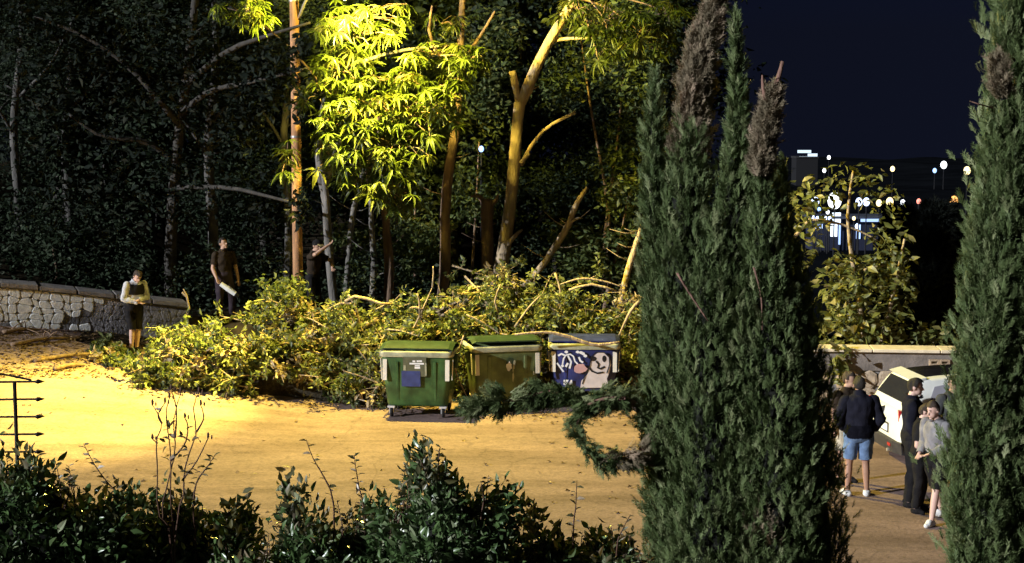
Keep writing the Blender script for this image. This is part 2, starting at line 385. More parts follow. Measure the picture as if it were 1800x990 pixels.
def frames(dirs, roll):
    y = dirs / np.linalg.norm(dirs, axis=1, keepdims=True)
    ref = np.tile(np.array([0, 0, 1.0]), (len(y), 1)); ref[np.abs(y[:, 2]) > .95] = (1, 0, 0)
    x = np.cross(y, ref); x /= np.linalg.norm(x, axis=1, keepdims=True); z = np.cross(x, y)
    c, s = np.cos(roll)[:, None], np.sin(roll)[:, None]
    return x * c + z * s, y, z * c - x * s
def scatter(name, tmpl, pos, dirs, scale, mat, parent=None, roll=None, rnd=None, rollamp=math.pi):
    tv, tf = tmpl; n = len(pos); m = len(tv)
    pos = np.asarray(pos, float); dirs = np.asarray(dirs, float)
    scale = np.broadcast_to(np.asarray(scale, float), (n,))
    if roll is None: roll = rng.uniform(-rollamp, rollamp, n)
    x, y, z = frames(dirs, roll)
    off = np.array(rootloc(parent)) if parent else np.zeros(3)
    P = (pos - off)[:, None, :] + scale[:, None, None] * (tv[None, :, 0, None] * x[:, None] + tv[None, :, 1, None] * y[:, None] + tv[None, :, 2, None] * z[:, None])
    Fc = (tf[None] + (np.arange(n) * m)[:, None, None]).reshape(-1)
    nf = n * len(tf)
    me = bpy.data.meshes.new(name)
    me.vertices.add(n * m); me.vertices.foreach_set('co', P.reshape(-1).astype(np.float32))
    me.loops.add(nf * 3); me.loops.foreach_set('vertex_index', Fc.astype(np.int32))
    me.polygons.add(nf); me.polygons.foreach_set('loop_start', np.arange(0, nf * 3, 3, dtype=np.int32))
    me.update(calc_edges=True)
    a = me.attributes.new('rnd', 'FLOAT', 'FACE')
    if rnd is None: rnd = np.clip(rng.normal(.45, .25, n), 0, 1)
    a.data.foreach_set('value', np.repeat(rnd, len(tf)).astype(np.float32))
    return link(name, me, mat, parent)
def tmesh(name, tmpl, mat, val):
    me = bpy.data.meshes.new(name); me.from_pydata([tuple(q) for q in tmpl[0]], [], [tuple(int(i) for i in q) for q in tmpl[1]])
    a = me.attributes.new('rnd', 'FLOAT', 'FACE'); a.data.foreach_set('value', [val] * len(me.polygons))
    me.materials.append(mat); return me
def place(name, me, pos, d, scale, roll, parent):
    x, y, z = frames(np.array([d], float), np.array([roll]))
    mt = Matrix((x[0], y[0], z[0])).transposed().to_4x4()
    o = bpy.data.objects.new(name, me); COL.objects.link(o); o.parent = parent
    mt = Matrix.Translation(Vector(pos) - rootloc(parent)) @ mt @ Matrix.Scale(scale, 4)
    o.matrix_local = mt
    return o
def rdir(n, zlo=-1, zhi=1):
    z = rng.uniform(zlo, zhi, n); a = rng.uniform(0, 2 * math.pi, n); r = np.sqrt(1 - z * z)
    return np.stack([r * np.cos(a), r * np.sin(a), z], 1)
def smoothpath(pts, n):
    pts = [Vector(p) for p in pts]; out = []
    k = len(pts)
    for i in range(n):
        t = i / (n - 1) * (k - 1); j = min(int(t), k - 2); u = t - j
        p0, p1, p2, p3 = pts[max(j - 1, 0)], pts[j], pts[j + 1], pts[min(j + 2, k - 1)]
        out.append(0.5 * ((2 * p1) + (p2 - p0) * u + (2 * p0 - 5 * p1 + 4 * p2 - p3) * u * u + (3 * p1 - p0 - 3 * p2 + p3) * u ** 3))
    return out
def lerp_list(r, n):
    return [float(np.interp(i / (n - 1) * (len(r) - 1), range(len(r)), r)) for i in range(n)]

# ------------------------------------------------------------------ setting: ground, car park
def axis(a, b, step, grow=1.0):
    out = [a]
    while out[-1] < b: out.append(out[-1] + step); step *= grow
    return out
ys = [-30, -15, -5] + axis(0, 11.5, 1.0) + axis(11.8, 36, 0.3) + axis(36.5, 3200, 1.0, 1.07)
xr = axis(0, 14, 0.35) + axis(15, 160, 2.2, 1.02) + axis(170, 1500, 12.0, 1.25)
xs = sorted(set([-q for q in xr] + xr))
def sheet(name, xs, ys, dz, mat, fn=None):
    v = []; f = []; nx = len(xs)
    for y in ys:
        for x in xs: v.append((x, y, zf(x, y) + (dz if fn is None else fn(x, y))))
    for i in range(len(ys) - 1):
        for j in range(nx - 1): f.append((i * nx + j, i * nx + j + 1, (i + 1) * nx + j + 1, (i + 1) * nx + j))
    me = bpy.data.meshes.new(name); me.from_pydata(v, [], f); me.update()
    return tag(link(name, me, mat, None, True), kind='structure')
yk = next(i for i, q in enumerate(ys) if q > 55)
sheet('ground', xs, ys[:yk + 1], 0.0, M['soil'])
M['far'] = plain('far scrub', (0.006, 0.007, 0.009), 1.0, var=.4, scale=.1, spec=0.0)
sheet('valley_hillside', xs, ys[yk:], 0.0, M['far'])
lotx = [-15 + .35 * i for i in range(83)]
loty = [13.8 + 0.3 * i for i in range(60)]
def lotfn(x, y):
    e = 30.6 + .35 * math.sin(x * .9) + (0.9 if x > 4.5 else 0) + (2.0 if x < -9 else 0)
    return 0.03 if y < e else -0.06
sheet('car_park', lotx, loty, 0, M['paving'], lotfn)

# ------------------------------------------------------------------ street lamp on timber pole
plo = at(525, 560, 31.2); pbase = Vector((plo.x, 31.2, zf(plo.x, 31.2)))
pole = empty('utility_pole', pbase, 'tall brown timber utility pole carrying the street lamp, rising behind the brush', 'pole')
b = MB(); b.tube([(0, 0, -.3), (0, 0, 3), (.01, 0, 6), (.0, 0, 9.2)], [.115, .105, .098, .09], 14); b.build('shaft', M['pole'], pole, True)
b = MB(); b.tube([(0, 0, 9.2), (0, 0, 9.25)], [.1, .02], 12); b.build('pole_cap', M['galv'], pole)
for zz in (4.6, 7.4):
    b = MB(); b.tube([(0, 0, zz), (0, 0, zz + .04)], .107, 14); b.build('band', M['galv'], pole)
lp = at(606, -6, 28.8)
lamp = empty('street_lamp', lp, 'glowing yellow street lamp on a bracket among the lit leaves', 'lamp')
arm_s = Vector((pbase.x, 31.2, lp.z + .05)) - lp
b = MB(); b.tube(smoothpath([arm_s + Vector((.1, -.03, -.3)), arm_s * .6 + Vector((0, 0, .2)), Vector((0, .35, .16))], 9), .03, 8); b.build('arm', M['galv'], lamp, True)
b = MB(); b.loft([[(x * sx, y * sx + .0, z) for x, y in [(-.13, -.3), (.13, -.3), (.17, -.1), (.15, .35), (-.15, .35), (-.17, -.1)]] for sx, z in ((1, .04), (1, .1), (.6, .2))]); b.build('housing', M['galv'], lamp)
b = MB(); b.ell((0, 0, .03), (.13, .22, .09), 14, 8); b.build('lens', emit('sodium lens', (1.0, .86, .35), 60), lamp, True)
pl = bpy.data.lights.new('street_lamp_light', 'POINT'); pl.energy = LAMP_W; pl.color = LAMP_COL; pl.shadow_soft_size = 0.14
po = bpy.data.objects.new('street_lamp_light', pl); COL.objects.link(po); po.location = lp + Vector((0, 0, -.24))
# strength shaped by direction: boost added towards left ground, dimming towards wood and wall
pl.use_nodes = True
ln = pl.node_tree; em = ln.nodes['Emission']; gN = ln.nodes.new('ShaderNodeNewGeometry')
def lobe(vec, lo, hi, a, b_):
    d_ = ln.nodes.new('ShaderNodeVectorMath'); d_.operation = 'DOT_PRODUCT'; d_.inputs[1].default_value = Vector(vec).normalized()
    ln.links.new(gN.outputs['Normal'], d_.inputs[0])
    m_ = ln.nodes.new('ShaderNodeMapRange'); m_.interpolation_type = 'SMOOTHSTEP'
    for i_, v_ in ((1, lo), (2, hi), (3, a), (4, b_)): m_.inputs[i_].default_value = v_
    ln.links.new(d_.outputs['Value'], m_.inputs[0]); return m_
l1 = lobe((-.60, -.20, -.85), .895, .985, 1.0, 3.8)
l3 = lobe((-.76, .40, -.52), .82, .93, 1.0, .06)
l2 = lobe((-.86, .50, -.12), .62, .88, 1.0, .02)
mu = ln.nodes.new('ShaderNodeMath'); mu.operation = 'MULTIPLY'
ln.links.new(l1.outputs[0], mu.inputs[0]); ln.links.new(l2.outputs[0], mu.inputs[1]); mu2 = ln.nodes.new('ShaderNodeMath'); mu2.operation = 'MULTIPLY'; ln.links.new(mu.outputs[0], mu2.inputs[0]); ln.links.new(l3.outputs[0], mu2.inputs[1]); ln.links.new(mu2.outputs[0], em.inputs['Strength'])

# ------------------------------------------------------------------ walls
def stone_mesh(seed, mat):
    r = random.Random(seed); m = MB(); rings = []
    n = 7; base = [(math.cos(2 * math.pi * i / n + r.uniform(-.25, .25)) * r.uniform(.42, .54), math.sin(2 * math.pi * i / n) * r.uniform(.42, .54)) for i in range(n)]
    for k, (sx, y) in enumerate(((1, 0.5), (1.0, 0.0), (.72, -.22))):
        rings.append([(a * sx, y + r.uniform(-.04, .04), c * sx) for a, c in base])
    m.loft(rings)
    me = m.mesh('stone'); me.materials.append(mat); return me
stones_w = [stone_mesh(i, M['white_stone']) for i in range(6)]
stones_g = [stone_mesh(i + 20, M['grey_stone']) for i in range(6)]
stones_t = [stone_mesh(i + 40, M['tan_stone']) for i in range(6)]
def wall_stones(root, A, B, h0, h1, rowh, colw, pick, z0=0.02, n_jit=.12):
    A = Vector(A); B = Vector(B); L = (B - A).length; u = (B - A).normalized(); nrm = Vector((u.y, -u.x, 0)).normalized()
    rz = math.atan2(u.y, u.x); cnt = 0
    nr = max(1, int(round(max(h0, h1) / rowh)))
    for r_ in range(nr):
        s = -colw * .5 * (r_ % 2)
        while s < L:
            w = colw * random.uniform(.75, 1.3); c = s + w / 2; s += w
            if c < 0 or c > L or cnt >= 300: continue
            hh = h0 + (h1 - h0) * c / L
            zc = (r_ + .5) * hh / nr; p = A + u * c
            me = pick(c / L, zc / hh)
            if me is None: continue
            o = bpy.data.objects.new('stone', me); COL.objects.link(o); o.parent = root
            g = zf(p.x, p.y)
            o.location = Vector((p.x, p.y, g + z0 + zc)) + nrm * random.uniform(.0, .03) - root.location
            o.rotation_euler = (0, random.uniform(-.7, .7), rz + random.uniform(-.1, .1)); o.scale = (w * random.uniform(1.0, 1.2), .09, hh / nr * random.uniform(.95, 1.3)); o.location.z += random.uniform(-.03, .03); cnt += 1
# left wall
A = Vector((-13.2, 28.9, 0)); Bp = Vector((-6.9, 31.5, 0)); u = (Bp - A).normalized(); nr_ = Vector((u.y, -u.x, 0))
wr = empty('stone_wall', (A.x, A.y, zf(A.x, A.y)), 'low rubble stone wall, whitewashed at its left end, behind the grey shirted person', 'wall')
segs = 18; rings = []
hA, hB = .92, .72
for i in range(segs + 1):
    p = A + (Bp - A) * (i / segs); g = zf(p.x, p.y); h = hA + (hB - hA) * i / segs
    q = p - nr_ * .42
    rings.append([(p.x, p.y, g - .3), (p.x, p.y, g + h), (q.x, q.y, g + h), (q.x, q.y, g - .3)])
MB().loft(rings).build('mortar_core', M['mortar'], wr, world=True)
cols_, rows_ = 34, 5
jit = [[(random.uniform(-.42, .42) if 0 < i < cols_ else 0, random.uniform(-.36, .36) if 0 < j < rows_ else 0) for j in range(rows_ + 1)] for i in range(cols_ + 1)]
def wallpt(fu, fv, out):
    t = fu / cols_; p = A + (Bp - A) * t + nr_ * out; g = zf(p.x, p.y); h = hA + (hB - hA) * t
    return Vector((p.x, p.y, g + h * (.02 + .96 * fv / rows_)))
for i in range(cols_):
    for j in range(rows_):
        c4_ = [(i + jit[i][j][0], j + jit[i][j][1]), (i + 1 + jit[i + 1][j][0], j + jit[i + 1][j][1]), (i + 1 + jit[i + 1][j + 1][0], j + 1 + jit[i + 1][j + 1][1]), (i + jit[i][j + 1][0], j + 1 + jit[i][j + 1][1])]
        t = (i + .5) / cols_ + .10 * noise.noise(Vector((i * .9, j * 1.3, 0)))
        white = t < .70 and not (j < 2 and noise.noise(Vector((i * .45, j * .7, 4))) > .2)
        cu = sum(q[0] for q in c4_) / 4; cv = sum(q[1] for q in c4_) / 4; sh = .945 if white else .985
        ring8 = []
        for k in range(4):
            q, q2 = c4_[k], c4_[(k + 1) % 4]
            for w_ in (.18, .82):
                ring8.append((cu + (q[0] + (q2[0] - q[0]) * w_ - cu) * sh, cv + (q[1] + (q2[1] - q[1]) * w_ - cv) * sh))
        d_ = random.uniform(.010, .02) if white else random.uniform(.004, .010)
        MB().loft([[wallpt(x_, y_, -.02) for x_, y_ in ring8], [wallpt(x_, y_, d_) for x_, y_ in ring8], [wallpt(cu + (x_ - cu) * .88, cv + (y_ - cv) * .88, d_ + .008) for x_, y_ in ring8]]).build('stone', M['white_stone'] if white else M['grey_stone'], wr, world=True)
nc = 9
for i in range(nc):
    t0, t1 = i / nc, (i + 1) / nc - .004
    p0 = A + (Bp - A) * t0; p1 = A + (Bp - A) * t1; r2 = []
    for p, t in ((p0, t0), (p1, t1)):
        g = zf(p.x, p.y) + hA + (hB - hA) * t; dz = random.uniform(0, .02)
        a_ = p + nr_ * .07; c_ = p - nr_ * .52
        r2.append([(a_.x, a_.y, g + .004), (a_.x, a_.y, g + .085 + dz), (c_.x, c_.y, g + .11 + dz), (c_.x, c_.y, g + .004)])
    MB().loft(r2).build('coping', M['coping'] if i > 1 else M['coping'], wr, world=True, bevel=.015)
# right wall
A = Vector((5.75, 28.9, 0)); Bp = Vector((13.5, 28.2, 0)); u = (Bp - A).normalized(); nr_ = Vector((u.y, -u.x, 0))
wr2 = empty('boundary_wall', (A.x, A.y, 0), 'tan stone boundary wall with cream coping behind the white car', 'wall')
MB().loft([[(p.x, p.y, -.4), (p.x, p.y, 1.06), (p.x - nr_.x * .3, p.y - nr_.y * .3, 1.06), (p.x - nr_.x * .3, p.y - nr_.y * .3, -.4)] for p in (A, Bp)]).build('mortar_core', M['mortar'], wr2, world=True)
wall_stones(wr2, A + nr_ * .02, Bp + nr_ * .02, .66, .66, .33, .42, lambda t, v: random.choice(stones_t))
MB().loft([[(p.x + nr_.x * k, p.y + nr_.y * k, z) for k, z in ((.05, .69), (.05, 1.05), (-.02, 1.05), (-.02, .69))] for p in (A, Bp)]).build('concrete_band', M['band'], wr2, world=True)
for i in range(6):
    pa = A + (Bp - A) * (i / 6); pb = A + (Bp - A) * ((i + 1) / 6 - .002)
    MB().loft([[(p.x + nr_.x * k, p.y + nr_.y * k, z) for k, z in ((.14, 1.064), (.14, 1.13), (-.38, 1.14), (-.38, 1.064))] for p in (pa, pb)]).build('coping', M['cream_cap'], wr2, world=True, bevel=.012)
c0 = at(1630, 640, 28.7).x
for i in range(2):
    for j in range(2):
        m = MB(); cx = c0 + i * .2 + .1; cz = .64 + j * .2
        yb = A.y + (Bp.y - A.y) * (cx - A.x) / (Bp.x - A.x) - .085
        for dx, dz, w, h in ((-.08, 0, .035, .19), (.08, 0, .035, .19), (0, .08, .125, .035), (0, -.08, .125, .035), (0, 0, .125, .03)):
            m.box((cx + dx, yb, cz + dz), (w, .06, h))
        m.build('breeze_block', M['terracotta'], wr2, world=True)

# ------------------------------------------------------------------ wheelie containers
def bin_(label, px, py, d_off, rz, mat, lid_open, group='large wheeled rubbish containers'):
    g = gh(px, py); g.y += d_off
    loc = Vector((g.x, g.y, zf(g.x, g.y) + .031))
    root = empty('rubbish_container', loc, label, 'rubbish container', group, rz)
    root.scale = (1.04, 1.0, 1.09)
    W, D, Hh = 1.28, .98, 1.10
    def ring(w, dd, z, r, n=5):
        out = []
        for cx, cy, a0 in ((1, 1, 0), (-1, 1, 90), (-1, -1, 180), (1, -1, 270)):
            for k in range(n):
                a = R(a0 + 90 * k / (n - 1)); out.append((cx * (w / 2 - r) + r * math.cos(a), cy * (dd / 2 - r) + r * math.sin(a), z))
        return out
    b = MB(); b.loft([ring(W - .22, D - .2, .20, .10), ring(W - .17, D - .15, .235, .12), ring(W - .10, D - .09, .6, .10), ring(W - .03, D - .03, 1.02, .09), ring(W - .03, D - .03, 1.13, .09), ring(W - .10, D - .10, 1.13, .06), ring(W - .18, D - .18, .35, .06)], caps=False)
    n = 20; b.f.append(tuple(range(n - 1, -1, -1))); k = 6 * n; b.f.append(tuple(k + j for j in range(n)))
    b.build('body', mat, root, True)
    for x0 in (-.34, .34):
        MB().loft([[(x0 + s * w, -(D - .2) / 2 - .005 - (.09 * (z - .25) / .8), z) for s, w in ((-1, .03), (1, .03))] + [(x0 + s * .018, -(D - .2) / 2 - .03 - (.09 * (z - .25) / .8), z) for s in (1, -1)] for z in (.3, .98)]).build('rib', mat, root)
    b = MB(); b.loft([ring(W + .04, D + .04, 1.06, .1), ring(W + .06, D + .06, 1.10, .1), ring(W + .06, D + .06, 1.15, .1), ring(W + .02, D + .02, 1.165, .1), ring(W - .08, D - .08, 1.14, .07)], caps=False); b.build('rim', M['rim'], root, True)
    for s in (-1, 1):
        MB().box((s * .565, -.492, .84), (.075, .016, .36), rx=R(-5)).build('reflective_strip', M['tape'], root)
        MB().box((s * .645, -.38, .84), (.014, .06, .36), ry=R(s * 3)).build('side_strip', M['tape'], root)
        b = MB(); b.tube([(s * .66, -.25, 1.08), (s * .74, -.25, 1.10), (s * .74, .25, 1.10), (s * .66, .25, 1.08)], .018, 8); b.build('handle', M['bin_dark'], root, True)
        MB().box((s * .66, 0, .93), (.06, .14, .22)).build('trunnion', mat, root, bevel=.015)
    for sx in (-1, 1):
        for sy in (-1, 1):
            w = empty_part = MB()
            w.box((sx * .47, sy * .36, .185), (.13, .13, .03)); w.box((sx * .47 - .035, sy * .36 + .02, .13), (.012, .08, .12)); w.box((sx * .47 + .035, sy * .36 + .02, .13), (.012, .08, .12))
            fk = w.build('castor', M['wheelwhite'], root)
            t = MB(); t.tube([(sx * .47 - .022, sy * .36 + .03, .085), (sx * .47 + .022, sy * .36 + .03, .085)], .085, 16); t.build('wheel', M['rubber'], fk, True)
            t = MB(); t.tube([(sx * .47 - .026, sy * .36 + .03, .085), (sx * .47 + .026, sy * .36 + .03, .085)], .05, 12); t.build('hub', M['wheelwhite'], fk, True)
    # lid: curved shell hinged at the back
    rows = 9; rings = []
    for i in range(rows):
        t = i / (rows - 1); y = -.49 + .98 * t; z = 1.175 + .10 * math.sin(math.pi * min(1, t * .85 + .12))
        rings.append([(-W / 2 - .02, y, z - .03), (-W / 2 + .06, y, z), (W / 2 - .06, y, z), (W / 2 + .02, y, z - .03), (W / 2 - .06, y, z - .022), (-W / 2 + .06, y, z - .022)])
    lm = MB(); lm.loft(rings)
    if lid_open:
        hinge = Vector((0, .47, 1.18)); rot = Euler((R(-lid_open), 0, 0)).to_matrix()
        lm.v = [tuple(hinge + rot @ (Vector(q) - hinge)) for q in lm.v]
    lid = lm.build('lid', M['bin_dark'] if mat is not M['bin_blue'] else mat, root)
    return root
def front_y(z): return -.44 - .045 * (z - .235) / .365 if z < .6 else -.485 + 0 - .03 * (z - .6) / .42
def decal(root, name, poly, cx, cz, mat, th=.006, lift=.004):
    yb = front_y(cz) + .0 - lift
    sl = .09
    return MB().prism(poly, (cx, yb, cz), (1, 0, 0), (0, -.085, 1), (0, -1, 0), th).build(name, mat, root)
def rect(w, h): return [(-w / 2, -h / 2), (w / 2, -h / 2), (w / 2, h / 2), (-w / 2, h / 2)]
def disc(rx, rz, n=16, wob=0, seed=0):
    r = random.Random(seed)
    return [(rx * math.cos(2 * math.pi * i / n) * (1 + wob * r.uniform(-1, 1)), rz * math.sin(2 * math.pi * i / n) * (1 + wob * r.uniform(-1, 1))) for i in range(n)]
def stroke(root, pts, w, mat, name='graffiti_stroke', lift=.008):
    # ribbon along points on the front face
    L = []; Rr = []
    for i, p in enumerate(pts):
        a = pts[max(i - 1, 0)]; c = pts[min(i + 1, len(pts) - 1)]
        dx, dz = c[0] - a[0], c[1] - a[1]; l = math.hypot(dx, dz) or 1
        L.append((p[0] - dz / l * w / 2, p[1] + dx / l * w / 2)); Rr.append((p[0] + dz / l * w / 2, p[1] - dx / l * w / 2))
    m = MB(); n = len(pts)
    v = [(a, front_y(z) - lift, z) for a, z in L] + [(a, front_y(z) - lift, z) for a, z in Rr]
    m.add(v, [(i, i + 1, n + i + 1, n + i) for i in range(n - 1)]); return m.build(name, mat, root)
b1 = bin_('dark green rubbish container with a blue sticker, leftmost of the three', 737, 738, .42, R(-6), M['bin_green'], 0)
decal(b1, 'grey_sticker', rect(.42, .34), -.02, .90, M['greysticker'], .004)
decal(b1, 'blue_sticker', rect(.34, .27), -.09, .69, M['bluesticker'], .008)
for i, (x, z, w, h) in enumerate(((-.03, .995, .05, .03), (.04, .998, .04, .03), (.09, 1.0, .05, .03), (0.02, .955, .26, .028), (.03, .92, .09, .022), (.03, .885, .10, .035), (-.2, .88, .04, .09), (.18, .86, .03, .22))):
    decal(b1, 'printed_mark', rect(w, h), x, z, M['white'] if i < 6 else M['rim'], .003, .011)
b2 = bin_('faded olive green rubbish container standing in the middle between its neighbours', 882, 727, .5, R(13), M['bin_olive'], 2)
decal(b2, 'white_mark', disc(.05, .075, 12, .3, 3), .03, .80, M['white'])
decal(b2, 'dark_smudge', disc(.09, .12, 14, .2, 5), .05, .83, M['bin_dark'], .002, .001)
decal(b2, 'pale_sticker', [(-.08, .06), (-.08, -.03), (-.03, -.07), (.04, -.07), (.08, -.02), (.08, .06)], -.36, .42, M['rim'])
for i in range(7):
    x = random.uniform(.1, .5); z = random.uniform(.4, .95)
    decal(b2, 'scuff', disc(random.uniform(.01, .02), random.uniform(.03, .09), 8, .3, i), x, z, M['rim'], .002, .006)
b3 = bin_('blue rubbish container covered in white graffiti, rightmost of the three', 1028, 722, .5, R(-2), M['bin_blue'], 0)
decal(b3, 'painted_figure', [(-.33, -.33), (-.31, -.2), (-.2, -.08), (-.14, .12), (-.08, .26), (.0, .31), (.1, .32), (.2, .25), (.24, .1), (.2, -.06), (.16, -.16), (.2, -.32)], .26, .70, M['pinkwhite'], .004)
decal(b3, 'painted_ear', disc(.12, .09, 12, .15, 2), -.07, .72, M['pinkpaint'], .003, .006)
for x, z, r_ in ((.17, .90, (.06, .045)), (.37, .90, (.04, .06))): decal(b3, 'painted_eye', disc(*r_, 12), x, z, M['black'], .003, .012)
stroke(b3, [(.22, .86), (.27, .80), (.25, .74), (.3, .72), (.38, .76)], .035, M['black'], lift=.02)
stroke(b3, [(.08, .76), (.14, .68), (.24, .64), (.36, .66)], .03, M['black'], lift=.02)
stroke(b3, [(-.03, .44), (.02, .62), (.10, .76), (.13, .93), (.22, 1.02), (.36, 1.02), (.46, .93), (.47, .8), (.42, .64)], .02, M['black'], lift=.022)
for pts, w in (([(-.48, .95), (-.42, .985), (-.36, .96)], .035), ([(-.5, .82), (-.44, .74), (-.38, .66)], .03), ([(-.40, .8), (-.38, .9), (-.34, .96), (-.26, .98), (-.2, .94), (-.17, .85), (-.12, .8)], .028), ([(-.27, .72), (-.24, .84), (-.3, .95)], .035), ([(-.1, .93), (-.07, .86), (-.02, .83)], .035), ([(-.42, .76), (-.38, .78)], .05), ([(-.34, .75), (-.30, .82)], .04)):
    stroke(b3, pts, w, M['white'])
for x, z in ((-.33, 1.02), (-.12, 1.02), (-.02, .99), (-.06, 1.01), (.02, .95)): decal(b3, 'paint_blot', disc(.035, .025, 10, .2, 1), x, z, M['white'])
decal(b3, 'white_label', rect(.16, .09), -.30, .47, M['white'], .004)
decal(b3, 'label_slash', [(-.03, -.05), (.0, -.05), (.05, .05), (.02, .05)], -.30, .47, M['bin_blue'], .003, .010)

# ------------------------------------------------------------------ car
def car():
    g = gh(1548, 824); loc = Vector((g.x + .12, g.y + .45, .031))
    root = empty('parked_car', loc, 'white hatchback car with black roof parked by the boundary wall', 'car', rz=R(6))
    # local: x forward (to the right), y left(away), rear bumper near x=0
    st = [  # x, zlow, zbelt, half width low, half width belt
        (0.00, .42, .80, .62, .66), (.06, .30, .93, .76, .78), (.30, .24, .98, .83, .84), (.75, .22, .97, .85, .86), (1.6, .20, .95, .86, .87),
        (2.6, .20, .93, .86, .87), (3.2, .22, .90, .85, .85), (3.6, .24, .80, .82, .80), (3.9, .28, .68, .72, .70), (4.0, .36, .58, .6, .6)]
    def dens(rows, n):
        A5 = np.array(rows, float); k = len(rows); out = []
        for i in range(n):
            t = i / (n - 1) * (k - 1); j = min(int(t), k - 2); u_ = t - j
            p0, p1, p2, p3 = A5[max(j - 1, 0)], A5[j], A5[j + 1], A5[min(j + 2, k - 1)]
            out.append(tuple(.5 * (2 * p1 + (p2 - p0) * u_ + (2 * p0 - 5 * p1 + 4 * p2 - p3) * u_ ** 2 + (3 * p1 - p0 - 3 * p2 + p3) * u_ ** 3)))
        return out
    st = dens(st, 37)
    rings = []
    for x, zl, zb, wl, wb in st:
        zm = (zl + zb) / 2
        rings.append([(x, -wl + .05, zl), (x, -wl, zl + .08), (x, -wb - .015, zm), (x, -wb, zb - .04), (x, -wb + .05, zb), (x, wb - .05, zb), (x, wb, zb - .04), (x, wb + .015, zm), (x, wl, zl + .08), (x, wl - .05, zl)])
    MB().loft(rings).build('body', M['carwhite'], root, True)
    gt = [(.08, .93, .94, .72, .70), (.22, .95, 1.20, .76, .66), (.42, .95, 1.40, .78, .61), (.9, .95, 1.465, .80, .60), (1.6, .94, 1.48, .81, .60), (2.2, .93, 1.44, .81, .58), (2.75, .92, 1.20, .80, .60), (3.2, .90, .92, .78, .70)]
    gt = dens(gt, 36)
    rings = [[(x, -wb, zb), (x, -wt - .01, zt - .05), (x, -wt + .03, zt - .015), (x, -wt + .12, zt), (x, wt - .12, zt), (x, wt - .03, zt - .015), (x, wt + .01, zt - .05), (x, wb, zb)] for x, zb, zt, wb, wt in gt]
    MB().loft(rings).build('cabin', M['carwhite'], root, True)
    rr = [[(x, -wt + .20, zt + .002), (x, -wt + .24, zt + .012), (x, wt - .16, zt + .012), (x, wt - .12, zt + .002)] for x, zb, zt, wb, wt in gt[10:26]]
    MB().loft(rr).build('roof', M['carblack'], root, True)
    MB().loft([[(.30, y, 1.405) , (.50, y, 1.455), (.50, y, 1.425), (.32, y, 1.385)] for y in (-.56, .56)]).build('roof_spoiler', M['carwhite'], root)
    def pane(name, pts, mat, th=.012):
        a, b_, c = Vector(pts[0]), Vector(pts[1]), Vector(pts[-1]); nn = (b_ - a).cross(c - a).normalized() * th
        k = len(pts); v = [Vector(q) for q in pts]; v2 = [q + nn for q in v]
        return MB().add(v + v2, [tuple(range(k - 1, -1, -1)), tuple(range(k, 2 * k))] + [(i, (i + 1) % k, k + (i + 1) % k, k + i) for i in range(k)]).build(name, mat, root)
    pane('rear_window', [(.125, .56, 1.05), (.125, -.56, 1.05), (.33, -.50, 1.34), (.33, .50, 1.34)], M['glass'], .02)
    for sgn in (-1, 1):
        def sp(x, t):    # point on cabin side
            xs_ = [q[0] for q in gt]; zb = np.interp(x, xs_, [q[1] for q in gt]); zt = np.interp(x, xs_, [q[2] for q in gt]); wb = np.interp(x, xs_, [q[3] for q in gt]); wt = np.interp(x, xs_, [q[4] for q in gt])
            return (x, sgn * (wb + (wt - wb) * t + .004), zb + (zt - .02 - zb) * t)
        for nm, pp, mt in (('quarter_window', [(.46, .18), (.86, .14), (.86, .84), (.60, .78)], M['glassgrey']), ('rear_side_window', [(.95, .12), (1.62, .12), (1.62, .86), (.95, .84)], M['glassgrey']), ('front_side_window', [(1.72, .12), (2.72, .2), (2.3, .8), (1.72, .86)], M['glass'])):
            q = [sp(*e) for e in pp]
            if sgn > 0: q = q[::-1]
            pane(nm, q, mt)
        b = MB(); b.box((2.62, sgn * .93, 1.0), (.10, .18, .13)); b.build('side_mirror', M['carwhite'], root, bevel=.03)
        for wx in (.72, 3.25):
            t = MB(); t.tube([(wx, sgn * .70, .31), (wx, sgn * .885, .31)], .31, 24); w = t.build('tyre', M['rubber'], root, True)
            t = MB(); t.tube([(wx, sgn * .88, .31), (wx, sgn * .892, .31)], .20, 18)
            for k in range(5):
                a = 2 * math.pi * k / 5; t.box((wx + .1 * math.cos(a), sgn * .895, .31 + .1 * math.sin(a)), (.05, .02, .2), ry=-a + math.pi / 2)
            t.build('rim', M['galv'], w)
            t = MB(); t.tube([(wx + .37 * math.cos(a), sgn * (.862), .31 + .37 * math.sin(a)) for a in np.linspace(-.1, math.pi + .1, 14)], .03, 6); t.build('wheel_arch', M['cardark'], root, True)
        MB().box((.05, sgn * .64, .86), (.06, .16, .18), rz=R(sgn * 14)).build('tail_light', M['redlens'], root, bevel=.02)
        MB().box((1.2, sgn * .885, .86), (.18, .02, .03)).build('door_handle', M['cardark'], root)
        MB().box((2.0, sgn * .878, .34), (1.9, .03, .10)).build('sill_trim', M['cardark'], root)
    MB().loft([[(-.03, y, .26), (-.05, y, .44), (.02, y, .47), (.10, y, .24)] if abs(y) < .6 else [(.04, y, .26), (.02, y, .44), (.10, y, .47), (.18, y, .24)] for y in (-.80, -.58, .58, .80)]).build('rear_bumper', M['cardark'], root)
    MB().box((.012, 0, .60), (.04, .60, .17)).build('plate_frame', M['cardark'], root, bevel=.015); MB().box((.003, 0, .60), (.04, .52, .11)).build('number_plate', M['white'], root)
    MB().box((.02, 0, .735), (.05, .36, .03)).build('boot_handle', M['cardark'], root)
    b = MB(); b.tube([(-.025, 0, .84), (.06, 0, .86)], .055, 14); b.build('emblem', M['cardark'], root)
    for s in (-1, 1): MB().box((-.045, s * .45, .37), (.02, .12, .05)).build('reflector', M['redlens'], root)
